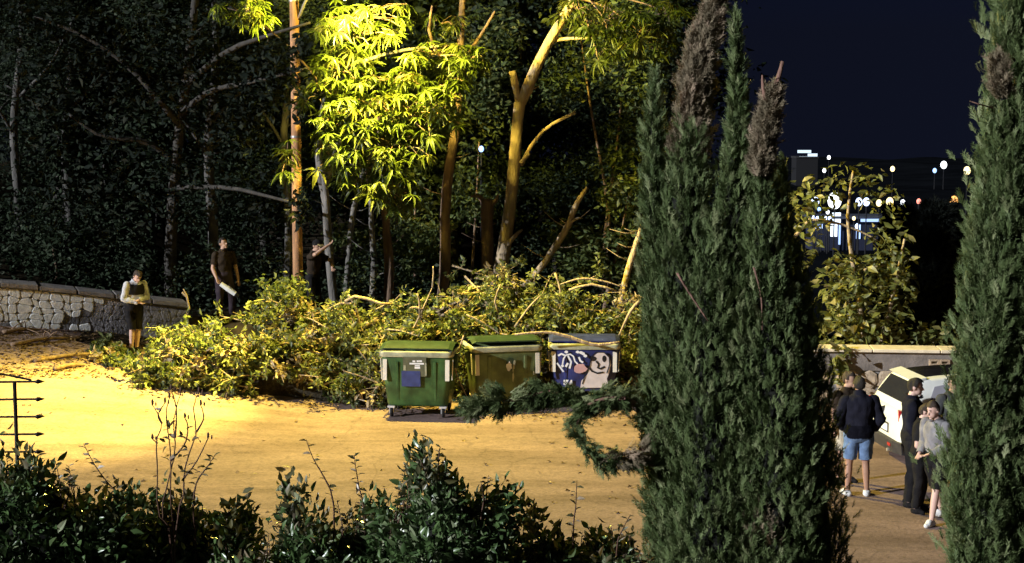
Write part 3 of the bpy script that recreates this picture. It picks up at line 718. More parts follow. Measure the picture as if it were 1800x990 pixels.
    b = MB(); b.tube([(-.06, -.4, .27), (.15, -.4, .27)], .03, 10); b.build('exhaust', M['galv'], root)
    # heads of lamps at the front
    for s in (-1, 1): MB().box((3.84, s * .6, .66), (.12, .2, .12), rz=R(-s * 25)).build('headlight', M['galv'], root, bevel=.02)
car()

# ------------------------------------------------------------------ spiked iron guard, far left foreground
GD = 9.4
gp = at(30, 800, GD)
gr = empty('iron_guard', (gp.x, GD, zf(gp.x, GD)), 'black iron guard rail with spear tips pointing sideways, at the left edge', 'fence')
zt = at(30, 671, GD).z
b = MB(); b.tube([(gp.x, GD, zf(gp.x, GD) - .1), (gp.x, GD, zt)], .0125, 8); b.build('post', M['iron'], gr, True, world=True)
xl = at(-420, 700, GD).x
b = MB(); b.tube([(xl, GD + .1, zf(xl, GD) - .1), (xl, GD + .1, zt + .3)], .03, 8); b.build('post', M['iron'], gr, True, world=True)
for i in range(11):
    py = 672 + 30.8 * i
    p0 = at(-420, py + 8, GD); p1 = at(62, py - 1, GD); p2 = at(79, py - 1.5, GD)
    b = MB(); b.tube([(p0.x, GD + .1, p0.z), p1], .007, 6)
    b.tube([p1, p1 + (p2 - p1) * .25, p2], [.007, .017, .001], 6); b.build('spear_bar', M['iron'], gr, world=True)
b = MB(); b.tube([at(-420, 560, GD), at(0, 657, GD), at(55, 668, GD)], [.007] * 3, 6); b.build('brace', M['iron'], gr, world=True)

# ------------------------------------------------------------------ trees
leafS = leaf_s(); leafT = leaf_t()
ros = [tmesh('leaf_cluster', rosette_t(11 if i % 2 else 9, .19, i), M['frond'], .15 + .14 * i) for i in range(6)]
CR = []
def crown_mesh(seed, n, mat, size=.2, rx=2.0, rz=2.6, nclump=60, cl=.5):
    c = rdir(nclump) * (rng.uniform(.35, 1, nclump) ** .6)[:, None] * np.array([rx, rx, rz])
    idx = rng.integers(0, nclump, n)
    pos = c[idx] + rng.normal(0, cl, (n, 3)) * np.array([1, 1, .7])
    d = rdir(n, -.9, .5)
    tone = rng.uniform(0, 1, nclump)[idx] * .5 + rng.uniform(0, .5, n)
    o = scatter('crown', leafS, pos, d, size * rng.uniform(.6, 1.4, n), mat, rnd=tone)
    me = o.data; bpy.data.objects.remove(o); return me
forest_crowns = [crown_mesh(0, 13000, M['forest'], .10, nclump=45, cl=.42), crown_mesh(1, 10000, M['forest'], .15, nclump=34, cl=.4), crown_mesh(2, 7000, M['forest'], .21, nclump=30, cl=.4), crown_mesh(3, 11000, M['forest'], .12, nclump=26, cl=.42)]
def tree_fit(name, label, cat, group, pts, rad, mat, d=None, limbs=(), crown=None, segs=14, wob=.12, nside=9, base_drop=True):
    """pts: (px,py,depth) list from the base upwards; rad in photo pixels"""
    P = [at(*q) for q in pts]
    if base_drop:
        g = Vector((P[0].x, P[0].y, zf(P[0].x, P[0].y) - .05))
        if P[0].z - g.z > .05: P = [g] + P; rad = [rad[0] * 1.15] + list(rad)
        rpx = [r / ppm(q.y) for r, q in zip(rad, P)]
        root = empty(name, (g.x, g.y, g.z + .05), label, cat, group)
    else:
        rpx = [r / ppm(q.y) for r, q in zip(rad, P)]
        root = empty(name, P[0], label, cat, group)
    b = MB(); b.tube(smoothpath(P, segs), lerp_list(rpx, segs), nside, wob=wob); b.build('trunk', mat, root, True, world=True)
    if len(P) > 2:
        SP_ = smoothpath(P, 30)
        for k in range(5):
            q = SP_[random.randint(10, 27)]; a_ = random.choice((0, 3.14)) + random.uniform(-.7, .7); L = random.uniform(.25, .7)
            e = q + Vector((math.cos(a_) * L, -abs(math.sin(a_)) * L * .5, L * random.uniform(.1, .7)))
            b = MB(); b.tube([q, q.lerp(e, .5) + Vector((0, 0, -.04)), e], [.018, .011, .003], 5, wob=.2); b.build('twig', mat, root, True, world=True)
    for lp_, lr in limbs:
        L = [at(*q) for q in lp_]; b = MB(); b.tube(smoothpath(L, 8), lerp_list([r / ppm(q.y) for r, q in zip(lr, L)], 8), 7, wob=wob); b.build('limb', mat, root, True, world=True)
    if crown:
        for me, (cx, cy, cd), sc_ in crown:
            o = link('crown', me, None, root); o.location = at(cx, cy, cd) - root.location; o.scale = sc_; o.rotation_euler = (0, 0, random.uniform(0, 6)); o['kind'] = 'stuff'
    return root
def rosettes(root, lobes, d0, dj, mats=None, smin=.32, smax=.5, origin=None, twigmat=None):
    tw = MB()
    for (cx, cy, rx, ry, n) in lobes:
        cc = at(cx, cy, d0)
        if origin is not None:
            o_ = Vector(origin); tw.tube(smoothpath([o_, (o_ + cc) / 2 + Vector((0, 0, .15)), cc], 5), lerp_list([.035, .02, .012], 5), 5)
        for k in range(n):
            a = random.uniform(0, 6.283); r_ = math.sqrt(random.random())
            p = at(cx + rx * r_ * math.cos(a), cy + ry * r_ * math.sin(a), d0 + random.uniform(-dj, dj))
            dd = (p - cc); nd = Vector((random.gauss(0, .35), random.gauss(0, .35) - .2, .9 + random.gauss(0, .25))).normalized()
            # rosette template spreads in its xy plane: y axis any horizontal direction
            h = Vector((math.cos(a), math.sin(a), 0)); yv = (h - nd * h.dot(nd)).normalized()
            x, y, z = frames(np.array([yv], float), np.array([0.0])); 
            roll = random.uniform(-.4, .4)
            place('leaf_cluster', random.choice(ros), p, yv, random.uniform(smin, smax), roll, root)
            tw.tube([cc + dd * .25, cc + dd * .7 + Vector((0, 0, .06)), p], [.012, .008, .006], 4)
    xp = []; xd = []
    for (cx, cy, rx, ry, n) in lobes:
        for k in range(int(n * 1.3)):
            a = random.uniform(0, 6.283); r_ = math.sqrt(random.random()); xp.append(tuple(at(cx + rx * r_ * math.cos(a), cy + ry * r_ * math.sin(a), d0 + random.uniform(-dj, dj)))); xd.append((math.cos(a), math.sin(a), random.uniform(-.4, .2)))
    o = scatter('small_leaf_clusters', rosette_t(9, .2, 31), xp, xd, rng.uniform(smin * .6, smax * .75, len(xp)), M['frond'], root, rollamp=.5); o['kind'] = 'stuff'
    tw.build('twigs', twigmat or M['bark_brown'], root, world=True)['kind'] = 'stuff'

tg = 'trees on the bank behind the containers'
t1 = tree_fit('ailanthus_tree', 'broad yellow-lit tree with finger-like leaf clusters under the street lamp', 'tree', tg,
    [(588, 540, 32.9), (578, 440, 32.8), (572, 350, 32.6), (560, 290, 32.4), (566, 200, 32), (590, 110, 31.6)], [8, 8, 7, 6, 5, 4], M['bark_grey'],
    limbs=[([(577, 400, 32.8), (572, 330, 32.4), (556, 250, 32.2)], [6, 5, 4]), ([(572, 330, 32.6), (600, 240, 32), (650, 180, 31.5), (700, 170, 31)], [5, 4, 3, 2]), ([(566, 200, 32), (620, 120, 31.4), (700, 90, 31), (790, 80, 30.8)], [5, 4, 3, 2])])
rosettes(t1, [(620, 60, 75, 50, 26), (640, 25, 90, 40, 16), (600, 120, 55, 40, 18), (770, 95, 70, 28, 14), (690, 200, 110, 50, 50), (610, 215, 60, 55, 34), (750, 200, 65, 45, 26), (640, 290, 65, 45, 34), (690, 335, 38, 50, 24), (585, 280, 30, 40, 8), (505, 280, 12, 40, 6), (700, 250, 70, 40, 18), (825, 100, 32, 28, 9), (690, 140, 60, 22, 12), (560, 165, 35, 45, 10), (785, 150, 40, 35, 10)], 30.6, .9, smin=.27, smax=.45)
tree_fit('bank_tree', 'slim brown trunk under the lit leaf clusters, left of the curved trunk', 'tree', tg, [(682, 535, 33.5), (684, 470, 33.5), (679, 400, 33.4), (672, 300, 33.2), (665, 180, 33)], [9, 9, 7, 6, 4], M['bark_brown'])
tree_fit('bank_tree', 'thin grey sapling trunk close beside the slim brown trunk', 'tree', tg, [(655, 530, 34), (657, 460, 34), (653, 400, 34), (650, 300, 34)], [6, 6, 5, 3], M['bark_grey'])
tree_fit('bank_tree', 'thin grey leaning stem rising between lit leaves and the second trunk', 'tree', tg, [(608, 520, 34.2), (618, 390, 34.2), (632, 330, 34), (644, 270, 33.8), (650, 200, 33.6)], [5, 5, 5, 4, 3], M['bark_grey'])
rosettes(t1, [(430, 20, 55, 25, 14)], 28.0, .3, smin=.25, smax=.4, origin=at(566, 150, 31.9))
t2 = tree_fit('bank_tree', 'brown gently curved trunk standing behind the gap between the green containers', 'tree', tg, [(776, 530, 33), (783, 460, 33), (782, 390, 33), (787, 310, 33), (800, 230, 33), (808, 130, 33), (812, 20, 33), (818, -90, 33)], [10, 10, 9, 9, 8, 7, 6, 5], M['bark_brown'],
    limbs=[([(806, 150, 33), (780, 110, 32.6), (755, 60, 32.3), (760, 10, 32)], [4, 3, 3, 2]), ([(810, 110, 33), (840, 70, 32.6), (870, 20, 32.4)], [4, 3, 2])])
rosettes(t2, [(770, 40, 40, 30, 5), (800, 110, 40, 25, 6)], 32.4, .4, smin=.3, smax=.42)
tree_fit('bank_tree', 'short broken trunk stump with a pale snapped top beside the forked trunk', 'tree', tg, [(858, 520, 33.6), (857, 440, 33.6), (856, 390, 33.6), (856, 350, 33.6)], [13, 11, 11, 12], M['bark_brown'],
    limbs=[([(848, 352, 33.6), (840, 344, 33.5), (828, 346, 33.4)], [5, 4, 2]), ([(862, 362, 33.6), (872, 352, 33.5), (876, 340, 33.5)], [5, 4, 1])])
t3 = tree_fit('forked_tree', 'tall pale forked trunk leaning right with a snapped left fork', 'tree', tg,
    [(868, 540, 33), (880, 470, 33), (892, 400, 33), (903, 300, 33), (909, 220, 33), (914, 180, 33), (930, 150, 32.8), (950, 100, 32.6), (985, 40, 32.2), (1012, -5, 32), (1050, -70, 31.8)], [14, 13, 11, 11, 10, 11, 10, 9, 8, 8, 6], M['bark_pale'],
    limbs=[([(915, 185, 33), (908, 160, 32.9), (900, 125, 32.8)], [9, 7, 6]), ([(916, 290, 33), (935, 255, 32.7), (965, 222, 32.4), (1012, 198, 32.2)], [4, 3.5, 3, 3]), ([(916, 286, 32.9), (930, 270, 32.7)], [4, 3]), ([(965, 72, 32.5), (1000, 68, 32.3), (1038, 67, 32)], [4, 3, 2]), ([(885, 440, 33), (905, 415, 32.8), (918, 404, 32.7)], [6, 4, 2])])
rosettes(t3, [(1060, 30, 60, 30, 16), (1130, 60, 60, 45, 22), (1170, 20, 50, 25, 12), (1050, 100, 25, 20, 4), (1010, 15, 30, 20, 6)], 31.5, .8, smin=.28, smax=.42, origin=at(1012, -5, 32))
tree_fit('leaning_branch', 'bare crooked pale limb leaning right behind the blue container', 'branch', None, [(905, 520, 31.8), (935, 490, 31.8), (965, 450, 31.8), (998, 398, 31.9), (1012, 360, 31.9), (1032, 330, 32)], [6, 6, 6, 6, 5, 3], M['bark_pale'], limbs=[([(1000, 395, 31.9), (1012, 385, 31.8), (1022, 383, 31.8)], [3, 2, 1])])
tree_fit('bare_pole_branch', 'straight pale bare stem standing in the brush beside the cypress', 'branch', None, [(1088, 560, 31), (1100, 490, 31), (1118, 430, 31), (1128, 395, 31)], [6, 6, 5, 3], M['bark_pale'])
# left, dark wood
for i, (px, py, d, r_, lab) in enumerate([(505, 520, 34.5, 8, 'pale grey trunk just left of the utility pole'), (372, 540, 34, 10, 'mottled grey trunk directly behind the man holding the white sheet'), (265, 540, 37, 7, 'slim dark trunk above the grey shirted person'), (120, 520, 36, 9, 'grey trunk over the whitewashed end of the wall'), (30, 500, 35, 8, 'dim trunk at the left edge above the wall'), (190, 520, 39, 6, 'thin far trunk in the dark wood between wall and man')]):
    tree_fit('wood_tree', lab, 'tree', 'trees in the dark wood on the left', [(px, py, d), (px + 3, py - 130, d), (px - 6, py - 280, d), (px + 8, py - 430, d), (px + 4, py - 560, d)], [r_, r_ * .95, r_ * .85, r_ * .7, r_ * .5], M['bark_wood'],
        limbs=[([(px - 4, py - 260, d), (px - 50, py - 330, d - .5), (px - 110, py - 370, d - .8)], [r_ * .4, r_ * .3, 1.5]), ([(px + 4, py - 330, d), (px + 60, py - 390, d - .4), (px + 100, py - 470, d - .6)], [r_ * .4, r_ * .3, 1.5])],
        crown=[(forest_crowns[i % 4], (px, py - 470, d + .3), (.9, .9, .7))])
# forest rows
fl = ['low leafy tree of the dark wood', 'tall leafy tree of the dark wood']
for r_, (d, zc, szz, n) in enumerate(((37.5, 3.2, 1.0, 9), (39.5, 7.6, 1.25, 8), (43.5, 5.6, 1.5, 8), (46, 10.5, 1.5, 6))):
    for i in range(n):
        rown = ['low front row', 'high front row', 'low back row', 'high back row'][r_]
        x = -14.5 * d / 38 + (18.4 * d / 38) * (i + .5) / n + random.uniform(-.5, .5); y = d + random.uniform(-.7, .7); g = zf(x, y)
        px_ = 900 + x / y * F
        rt = empty('forest_tree', (x, y, g), 'dark leafy wood tree, number %s from the left in the %s' % (['one', 'two', 'three', 'four', 'five', 'six', 'seven', 'eight', 'nine'][i], rown), 'tree', 'dark trees closing the wood behind the bank')
        b = MB(); b.tube(smoothpath([(0, 0, -.1), (random.uniform(-.2, .2), 0, zc * .5), (random.uniform(-.3, .3), 0, zc)], 7), lerp_list([.16, .12, .05], 7), 8, wob=.1); b.build('trunk', M['bark_dark'], rt, True)
        for k in range(3):
            a = random.uniform(0, 6.28); b = MB(); b.tube(smoothpath([(0, 0, zc * .55), (.6 * math.cos(a), .6 * math.sin(a), zc * .8), (1.3 * math.cos(a), 1.3 * math.sin(a), zc)], 5), lerp_list([.06, .04, .015], 5), 6); b.build('limb', M['bark_dark'], rt, True)
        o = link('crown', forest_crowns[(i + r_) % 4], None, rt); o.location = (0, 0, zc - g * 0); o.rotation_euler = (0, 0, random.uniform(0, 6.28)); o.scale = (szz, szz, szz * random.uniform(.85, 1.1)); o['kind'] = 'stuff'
# undergrowth on the bank
n = 20000
ux = rng.uniform(-17, 4.8, n); uy = np.where(ux < -6.5, rng.uniform(31.9, 37, n), rng.uniform(33.4, 37, n)); uz = np.array([zf(a, c) for a, c in zip(ux, uy)]) + rng.uniform(0, 1, n) ** 1.5 * (1.1 + .6 * np.sin(ux * 1.7))
o = scatter('undergrowth', leafS, np.stack([ux, uy, uz], 1), rdir(n, -.6, .8), .12 * rng.uniform(.6, 1.4, n), M['forest']); tag(o, 'dark ivy and undergrowth covering the wooded bank', 'undergrowth', kind='stuff')
# dark near branches over the pole
nb = tree_fit('dark_tree', 'black unlit tree whose leafy boughs hang before the utility pole', 'tree', None, [(300, 560, 33.4), (300, 440, 33.4), (310, 280, 33.3), (330, 120, 33.2), (350, -60, 33)], [11, 11, 10, 8, 6], M['bark_dark'],
    limbs=[([(318, 200, 33.2), (370, 160, 32.6), (440, 145, 31.6), (540, 120, 30.8)], [6, 5, 4, 2]), ([(325, 150, 33.2), (400, 90, 32.4), (480, 60, 31.4), (545, 40, 30.8)], [6, 5, 3, 2]), ([(310, 290, 33.3), (260, 250, 33), (180, 240, 32.6), (120, 200, 32.4)], [6, 5, 3, 2]), ([(315, 220, 33.2), (230, 120, 32.8), (140, 60, 32.5), (60, 30, 32.3)], [6, 5, 3, 2]), ([(308, 330, 33.3), (400, 330, 32.4), (470, 345, 31.5), (530, 360, 30.9)], [5, 4, 3, 2])])
lobes = [(528, 165, 26, 50, 120), (490, 110, 36, 45, 170), (535, 75, 16, 20, 40), (450, 155, 50, 60, 330), (420, 225, 50, 45, 200), (527, 362, 18, 34, 110), (470, 340, 60, 60, 200), (380, 90, 90, 80, 380), (250, 90, 120, 90, 480), (110, 100, 120, 100, 480), (120, 260, 130, 90, 420), (290, 230, 110, 90, 380), (40, 30, 90, 60, 250), (330, 330, 90, 60, 260), (150, 360, 140, 50, 260)]
pp = []
for cx, cy, rx, ry, k in lobes:
    for _ in range(k):
        a = random.uniform(0, 6.283); r_ = math.sqrt(random.random()); pp.append(at(cx + rx * r_ * math.cos(a), cy + ry * r_ * math.sin(a), (30.75 + random.uniform(-.25, .3)) if cx > 505 else (29.7 + random.uniform(-.3, .3)) if 410 < cx < 505 and cy < 300 else 32.6 + random.uniform(-.6, .8)))
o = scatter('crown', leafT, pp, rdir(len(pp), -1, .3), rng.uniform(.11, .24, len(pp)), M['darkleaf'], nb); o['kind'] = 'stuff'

def leafy(name, label, base, stems, lobes, d, size, mat='midleaf', dj=.7, cat='tree'):
    g = at(base, 540, d); root = empty(name, (g.x, d, zf(g.x, d)), label, cat, 'leafy growth among the trunks')
    for st_ in stems:
        P = [Vector((g.x, d, root.location.z - .05))] + [at(x, y, d) for x, y in st_]; b = MB(); b.tube(smoothpath(P, 10), lerp_list([.06, .035, .012], 10), 6, wob=.15); b.build('stem', M['bark_brown'], root, True, world=True)
    pp = []; tn = []
    for cx, cy, rx, ry, k in lobes:
        for c_ in range(max(1, k // 40)):
            a = random.uniform(0, 6.283); r_ = math.sqrt(random.random()); ccx, ccy, cd = cx + rx * r_ * math.cos(a), cy + ry * r_ * math.sin(a), d + random.uniform(-dj, dj); t_ = random.uniform(0, .7)
            for q in range(40): pp.append(at(ccx + random.gauss(0, 15), ccy + random.gauss(0, 11), cd + random.gauss(0, .15))); tn.append(t_ + random.uniform(0, .3))
    o = scatter('crown', leafT, [tuple(q) for q in pp], rdir(len(pp), -1, .3), size * rng.uniform(.6, 1.4, len(pp)), M[mat], root, rnd=np.array(tn)); o['kind'] = 'stuff'
leafy('young_tree', 'leafy young tree with crown at the top right of the forked trunk', 1060, [[(1065, 400), (1085, 250), (1100, 80)], [(1070, 380), (1040, 200), (1020, 60)]], [(1080, 60, 110, 65, 2200), (1125, 190, 50, 80, 1000), (1100, 300, 45, 60, 600), (1010, 150, 50, 60, 500)], 34.6, .15)
leafy('young_tree', 'lit leafy sapling between the crooked limb and the big cypress', 1060, [[(1075, 480), (1090, 420), (1105, 340)]], [(1060, 450, 60, 40, 1200), (1110, 370, 30, 70, 900), (1000, 430, 35, 40, 400)], 32.4, .14)
leafy('young_tree', 'dim leafy sapling between the curved trunk and the forked trunk', 830, [[(830, 480), (836, 380), (842, 250)]], [(835, 320, 40, 70, 700), (840, 190, 45, 70, 700), (850, 80, 60, 60, 800), (745, 440, 40, 50, 600)], 34.8, .14)
leafy('young_tree', 'dim leafy sapling between the slim trunk and the curved trunk', 730, [[(730, 480), (728, 400), (735, 320)]], [(730, 440, 40, 60, 900), (720, 350, 30, 50, 400), (620, 440, 35, 60, 600)], 34.9, .14)
leafy('young_tree', 'bluish dim bush above the left end of the stone wall', 100, [[(100, 480), (90, 420)]], [(60, 450, 70, 45, 900), (170, 480, 50, 35, 500), (60, 380, 60, 40, 500), (220, 440, 40, 50, 400)], 33.2, .13, 'forest')
leafy('young_tree', 'small green bush rising from the heap beside the pole foot', 510, [[(505, 520), (500, 500)]], [(510, 525, 38, 30, 700)], 30.5, .13, cat='bush')

# ------------------------------------------------------------------ brush heaps
def heap(label, top, bot, depth_front, thick, n, u0, u1, name='brush_pile'):
    tx, ty = zip(*top); bx_, by = zip(*bot)
    nu, nv = 46, 9; grid = []
    P = lambda u, v: None
    def pt(u, v, lift=0):
        yb = np.interp(u, bx_, by); yt = np.interp(u, tx, ty)
        g = gh(u, yb) if depth_front is None else at(u, yb, depth_front)
        e = math.sin(v * math.pi / 2)
        return at(u, yb + (yt - yb) * (e * (1 - .06) ) + lift, g.y + thick * (1 - math.cos(v * math.pi / 2)))
    cols = [u0 + (u1 - u0) * i / (nu - 1) for i in range(nu)]
    base = {}
    v = []; 
    for u in cols:
        col_ = [pt(u, k / (nv - 1), 14 * (k > 0)) for k in range(nv)]
        top_ = col_[-1]; col_ += [Vector((top_.x, top_.y + .5, (top_.z + zf(top_.x, top_.y)) / 2)), Vector((top_.x, top_.y + .9, zf(top_.x, top_.y + .9) - .1))]
        col_[0].z -= .08
        v.append([p + Vector((random.uniform(-.05, .05), random.uniform(-.05, .05), random.uniform(-.05, .03))) for p in col_])
    root = empty(name, (v[nu // 2][0].x, v[nu // 2][0].y, v[nu // 2][0].z), label, 'brush pile')
    root['kind'] = 'stuff'
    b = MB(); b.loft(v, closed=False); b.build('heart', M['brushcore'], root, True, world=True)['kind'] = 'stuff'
    surf = []; gcol = [[pt(u, k / 12) for k in range(13)] for u in [u0 + (u1 - u0) * i / 80 for i in range(81)]]
    tw = MB(); pos = []; dr = []; tone = []
    nbough = 120; per = n // nbough
    for i in range(nbough):
        a = random.random() * 80; q = random.random() ** .75 * 12; p = gcol[int(a)][int(q)].copy()
        uu = u0 + (u1 - u0) * a / 80; hf = min(1, .04 + (np.interp(uu, bx_, by) - np.interp(uu, tx, ty)) / 120)
        d = Vector((random.choice((-1, 1)) * random.uniform(.4, 1), random.gauss(-.25, .4), random.gauss(.12, .38))).normalized(); L = random.uniform(.7, 1.7) * hf
        p -= d * L * .4; p.z = max(p.z, zf(p.x, p.y) + .06); e = p + d * L; e.z = max(e.z, zf(e.x, e.y) + .05); mid = (p + e) / 2 + Vector((0, -.06, random.uniform(.02, .2) * hf))
        S = smoothpath([p, mid, e], 7); tw.tube(S, lerp_list([.026, .018, .006], 7), 5, wob=.2)
        tb_ = random.choice((.05, .2, .3, .35, .45, .5, .9)); k_ = 0; ntw = 8
        for k in range(ntw):
            c = S[random.randint(1, 6)]; d2 = (d * .5 + Vector((random.gauss(0, .7), random.gauss(-.2, .5), random.gauss(.15, .6)))).normalized(); L2 = random.uniform(.15, .5) * (hf * .85 + .15)
            e2 = c + d2 * L2; e2.z = max(e2.z, zf(e2.x, e2.y) + .04); tw.tube([c, (c + e2) / 2 + Vector((0, 0, .02)), e2], [.009, .006, .003], 4)
            for j in range(per // ntw):
                t_ = random.random() ** .7; pos.append(c.lerp(e2, t_) + Vector((random.gauss(0, .035), random.gauss(-.02, .035), random.gauss(0, .035)))); dr.append(d2 * .6 + Vector((random.gauss(0, .6), random.gauss(0, .6), random.gauss(-.35, .5)))); tone.append(min(1, max(0, tb_ + random.uniform(-.15, .2))))
    tw.build('twigs', M['bark_pale'], root, world=True)['kind'] = 'stuff'
    o = scatter('cut_foliage', leafT, [tuple(q) for q in pos], [tuple(q) for q in dr], rng.uniform(.07, .165, len(pos)), M['brush'], root, rnd=np.array(tone)); o['kind'] = 'stuff'
    return root
heap('long heap of cut leafy branches left of the green containers', [(140, 652), (210, 648), (264, 638), (310, 590), (345, 568), (385, 596), (430, 592), (465, 548), (500, 520), (545, 552), (600, 562), (640, 545), (700, 560)],
     [(140, 640), (200, 655), (250, 676), (330, 686), (420, 694), (520, 702), (600, 712), (700, 722)], None, 1.7, 15600, 140, 696)
heap('tangled heap of cut branches behind the containers up to the cypress', [(690, 595), (740, 565), (790, 545), (825, 495), (850, 465), (880, 505), (920, 532), (975, 512), (1010, 522), (1060, 560), (1110, 545), (1150, 535)],
     [(690, 700), (1150, 700)], None, 1.6, 15600, 690, 1150)
# loose visible sticks on the heaps
def stick(label, pts, rads, d, name='cut_branch', mat='bark_pale', twigs=()):
    P = [at(x, y, d + (dd[0] if dd else 0)) for x, y, *dd in pts]
    root = empty(name, P[0], label, 'branch', 'loose pale branches on the heaps')
    k = max(6, len(P) * 3)
    b = MB(); b.tube(smoothpath(P, k), lerp_list([r * .6 / ppm(d) for r in rads[:-1]] + [rads[-1] * .3 / ppm(d)], k), 7, wob=.2); b.build('stem', M[mat], root, True, world=True)
    for tp, tr in twigs:
        Q = [at(x, y, d) for x, y in tp]; b = MB(); b.tube(smoothpath(Q, 5), lerp_list([r / ppm(d) for r in tr], 5), 5, wob=.1); b.build('twig', M[mat], root, True, world=True)
stick('long pale branch laid across the olive and blue containers', [(905, 588), (960, 584), (1000, 592), (1045, 606), (1090, 601)], [3, 4, 5, 6, 4], 27.75)
stick('pale antler-shaped branch sticking up behind the dark green container', [(722, 588), (745, 540), (762, 500)], [4, 3, 2], 28.9, twigs=[([(745, 545), (730, 540), (720, 542)], [2.5, 2, 1.5]), ([(738, 555), (737, 530), (733, 516)], [2.5, 2, 1.5]), ([(760, 505), (762, 480), (761, 468)], [2, 1.5, 1])])
stick('yellow-lit forked branch on the heap left of the dark green container', [(612, 518), (625, 540), (632, 570), (640, 590)], [3, 4, 4, 3], 29.2, twigs=[([(606, 530), (630, 520), (660, 532), (690, 535)], [2.5, 3, 3, 2]), ([(625, 535), (600, 533), (575, 545)], [2.5, 2, 2])])
stick('pale twig poking up beside the dark shirted man', [(333, 545), (328, 520), (322, 508)], [3, 3, 2], 30.2, twigs=[([(328, 522), (320, 514)], [2, 2])])
stick('slanting pale stem behind the blue container', [(1135, 520), (1110, 545), (1088, 590)], [5, 5, 4], 29.2)
stick('arched pale branches over the right hand heap', [(985, 500), (1020, 490), (1060, 494), (1095, 505)], [2, 3, 3, 2], 30.0, twigs=[([(1000, 510), (1040, 500), (1085, 512)], [2, 2.5, 2]), ([(975, 480), (985, 510), (980, 560)], [2.5, 2, 2])])
stick('curved pale stick against the side of the olive container', [(815, 590), (806, 620), (800, 650), (822, 700)], [2.5, 3, 3, 2.5], 27.8)
stick('pale stick rising from the middle of the heap behind the olive container', [(820, 553), (855, 570), (880, 588)], [2.5, 3, 3], 29.2, twigs=[([(880, 560), (870, 530), (880, 500)], [2.5, 2, 1.5]), ([(905, 575), (930, 540), (950, 520)], [2.5, 2, 1.5])])
# fallen debris on the ramp
for i, (pa, pb, lab) in enumerate((((20, 612), (120, 600), 'dry bare branch lying on the ramp under the white wall'), ((60, 640), (190, 628), 'long dead bough lying across the ramp'), ((5, 590), (70, 586), 'short dead branch at the foot of the wall'), ((95, 655), (150, 648), 'small dead twig on the yellow-lit ramp edge'))):
    A_ = gh(*pa); B_ = gh(*pb); rt = empty('fallen_branch', A_, lab, 'branch', 'dead branches on the ramp')
    mid = (A_ + B_) / 2; mid.z = zf(mid.x, mid.y) + .10
    b = MB(); b.tube(smoothpath([A_ + Vector((0, 0, .06)), mid, B_ + Vector((0, 0, .07))], 8), lerp_list([.05, .04, .02], 8), 6, wob=.2); b.build('stem', M['bark_brown'], rt, True, world=True)
    for k in range(4):
        s = random.uniform(.2, .9); p = A_.lerp(B_, s); p.z = zf(p.x, p.y) + .09; e = p + Vector((random.uniform(-.5, .5), random.uniform(-.4, .4), random.uniform(.03, .2)))
        b = MB(); b.tube([p, (p + e) / 2 + Vector((0, 0, .03)), e], [.018, .012, .005], 5); b.build('twig', M['bark_brown'], rt, True, world=True)
pos = []
for i in range(1500):
    px, py = random.uniform(-20, 330), random.uniform(580, 668)
    pos.append(gh(px, py) + Vector((0, 0, .045)))
for i in range(420):
    px = random.uniform(200, 1130); py = np.interp(px, [200, 520, 1130], [676, 708, 735]) + abs(random.gauss(0, 9)); pos.append(gh(px, py) + Vector((0, 0, .045)))
for i in range(150):
    pos.append(gh(random.uniform(0, 1150), random.uniform(690, 980)) + Vector((0, 0, .042)))
dd_ = rdir(len(pos), -.15, .25)
o = scatter('fallen_leaves', leafS, pos, dd_, rng.uniform(.05, .13, len(pos)), M['dryleaf'], roll=rng.uniform(-.5, .5, len(pos))); tag(o, 'dry fallen leaves and litter scattered over the paving', 'leaf litter', kind='stuff')

# ------------------------------------------------------------------ cypresses
sprays = [spray_t(i) for i in range(3)]
def cyp_column(pts, radpx, d, n, off=(0, 0, 0), up=.75):
    P = smoothpath([at(x, y, d) for x, y in pts], 40); r = lerp_list([q / ppm(d) for q in radpx], 40)
    P = np.array(P); r = np.array(r)
    tg_ = np.gradient(P, axis=0); tg_ /= np.linalg.norm(tg_, axis=1, keepdims=True)
    w = (r + .02) * np.linalg.norm(np.gradient(P, axis=0), axis=1); w /= w.sum()
    idx = rng.choice(40, n, p=w)
    idf = np.clip(idx + rng.uniform(-.5, .5, n), 0, 39)
    C = np.stack([np.interp(idf, range(40), P[:, k]) for k in range(3)], 1); T = tg_[idx]
    rv = rdir(n); rv -= T * (rv * T).sum(1, keepdims=True); rv /= np.linalg.norm(rv, axis=1, keepdims=True)
    rr = np.interp(idf, range(40), r)
    # lumpy surface: clumps along the column
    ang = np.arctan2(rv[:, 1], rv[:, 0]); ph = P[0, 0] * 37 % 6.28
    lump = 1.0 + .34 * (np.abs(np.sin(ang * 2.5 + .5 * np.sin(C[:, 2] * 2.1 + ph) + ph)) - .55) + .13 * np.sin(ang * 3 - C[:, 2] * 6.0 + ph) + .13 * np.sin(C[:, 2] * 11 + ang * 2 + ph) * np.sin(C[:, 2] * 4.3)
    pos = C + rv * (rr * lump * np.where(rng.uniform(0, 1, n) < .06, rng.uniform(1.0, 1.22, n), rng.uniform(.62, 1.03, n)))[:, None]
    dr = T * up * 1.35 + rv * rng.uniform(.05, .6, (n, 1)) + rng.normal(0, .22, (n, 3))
    tone = np.clip(.4 + .9 * (lump - 1) + rng.normal(0, .2, n), 0, 1)  # shade in the grooves and light on the ridges put into colour
    return pos, dr, tone, P, r
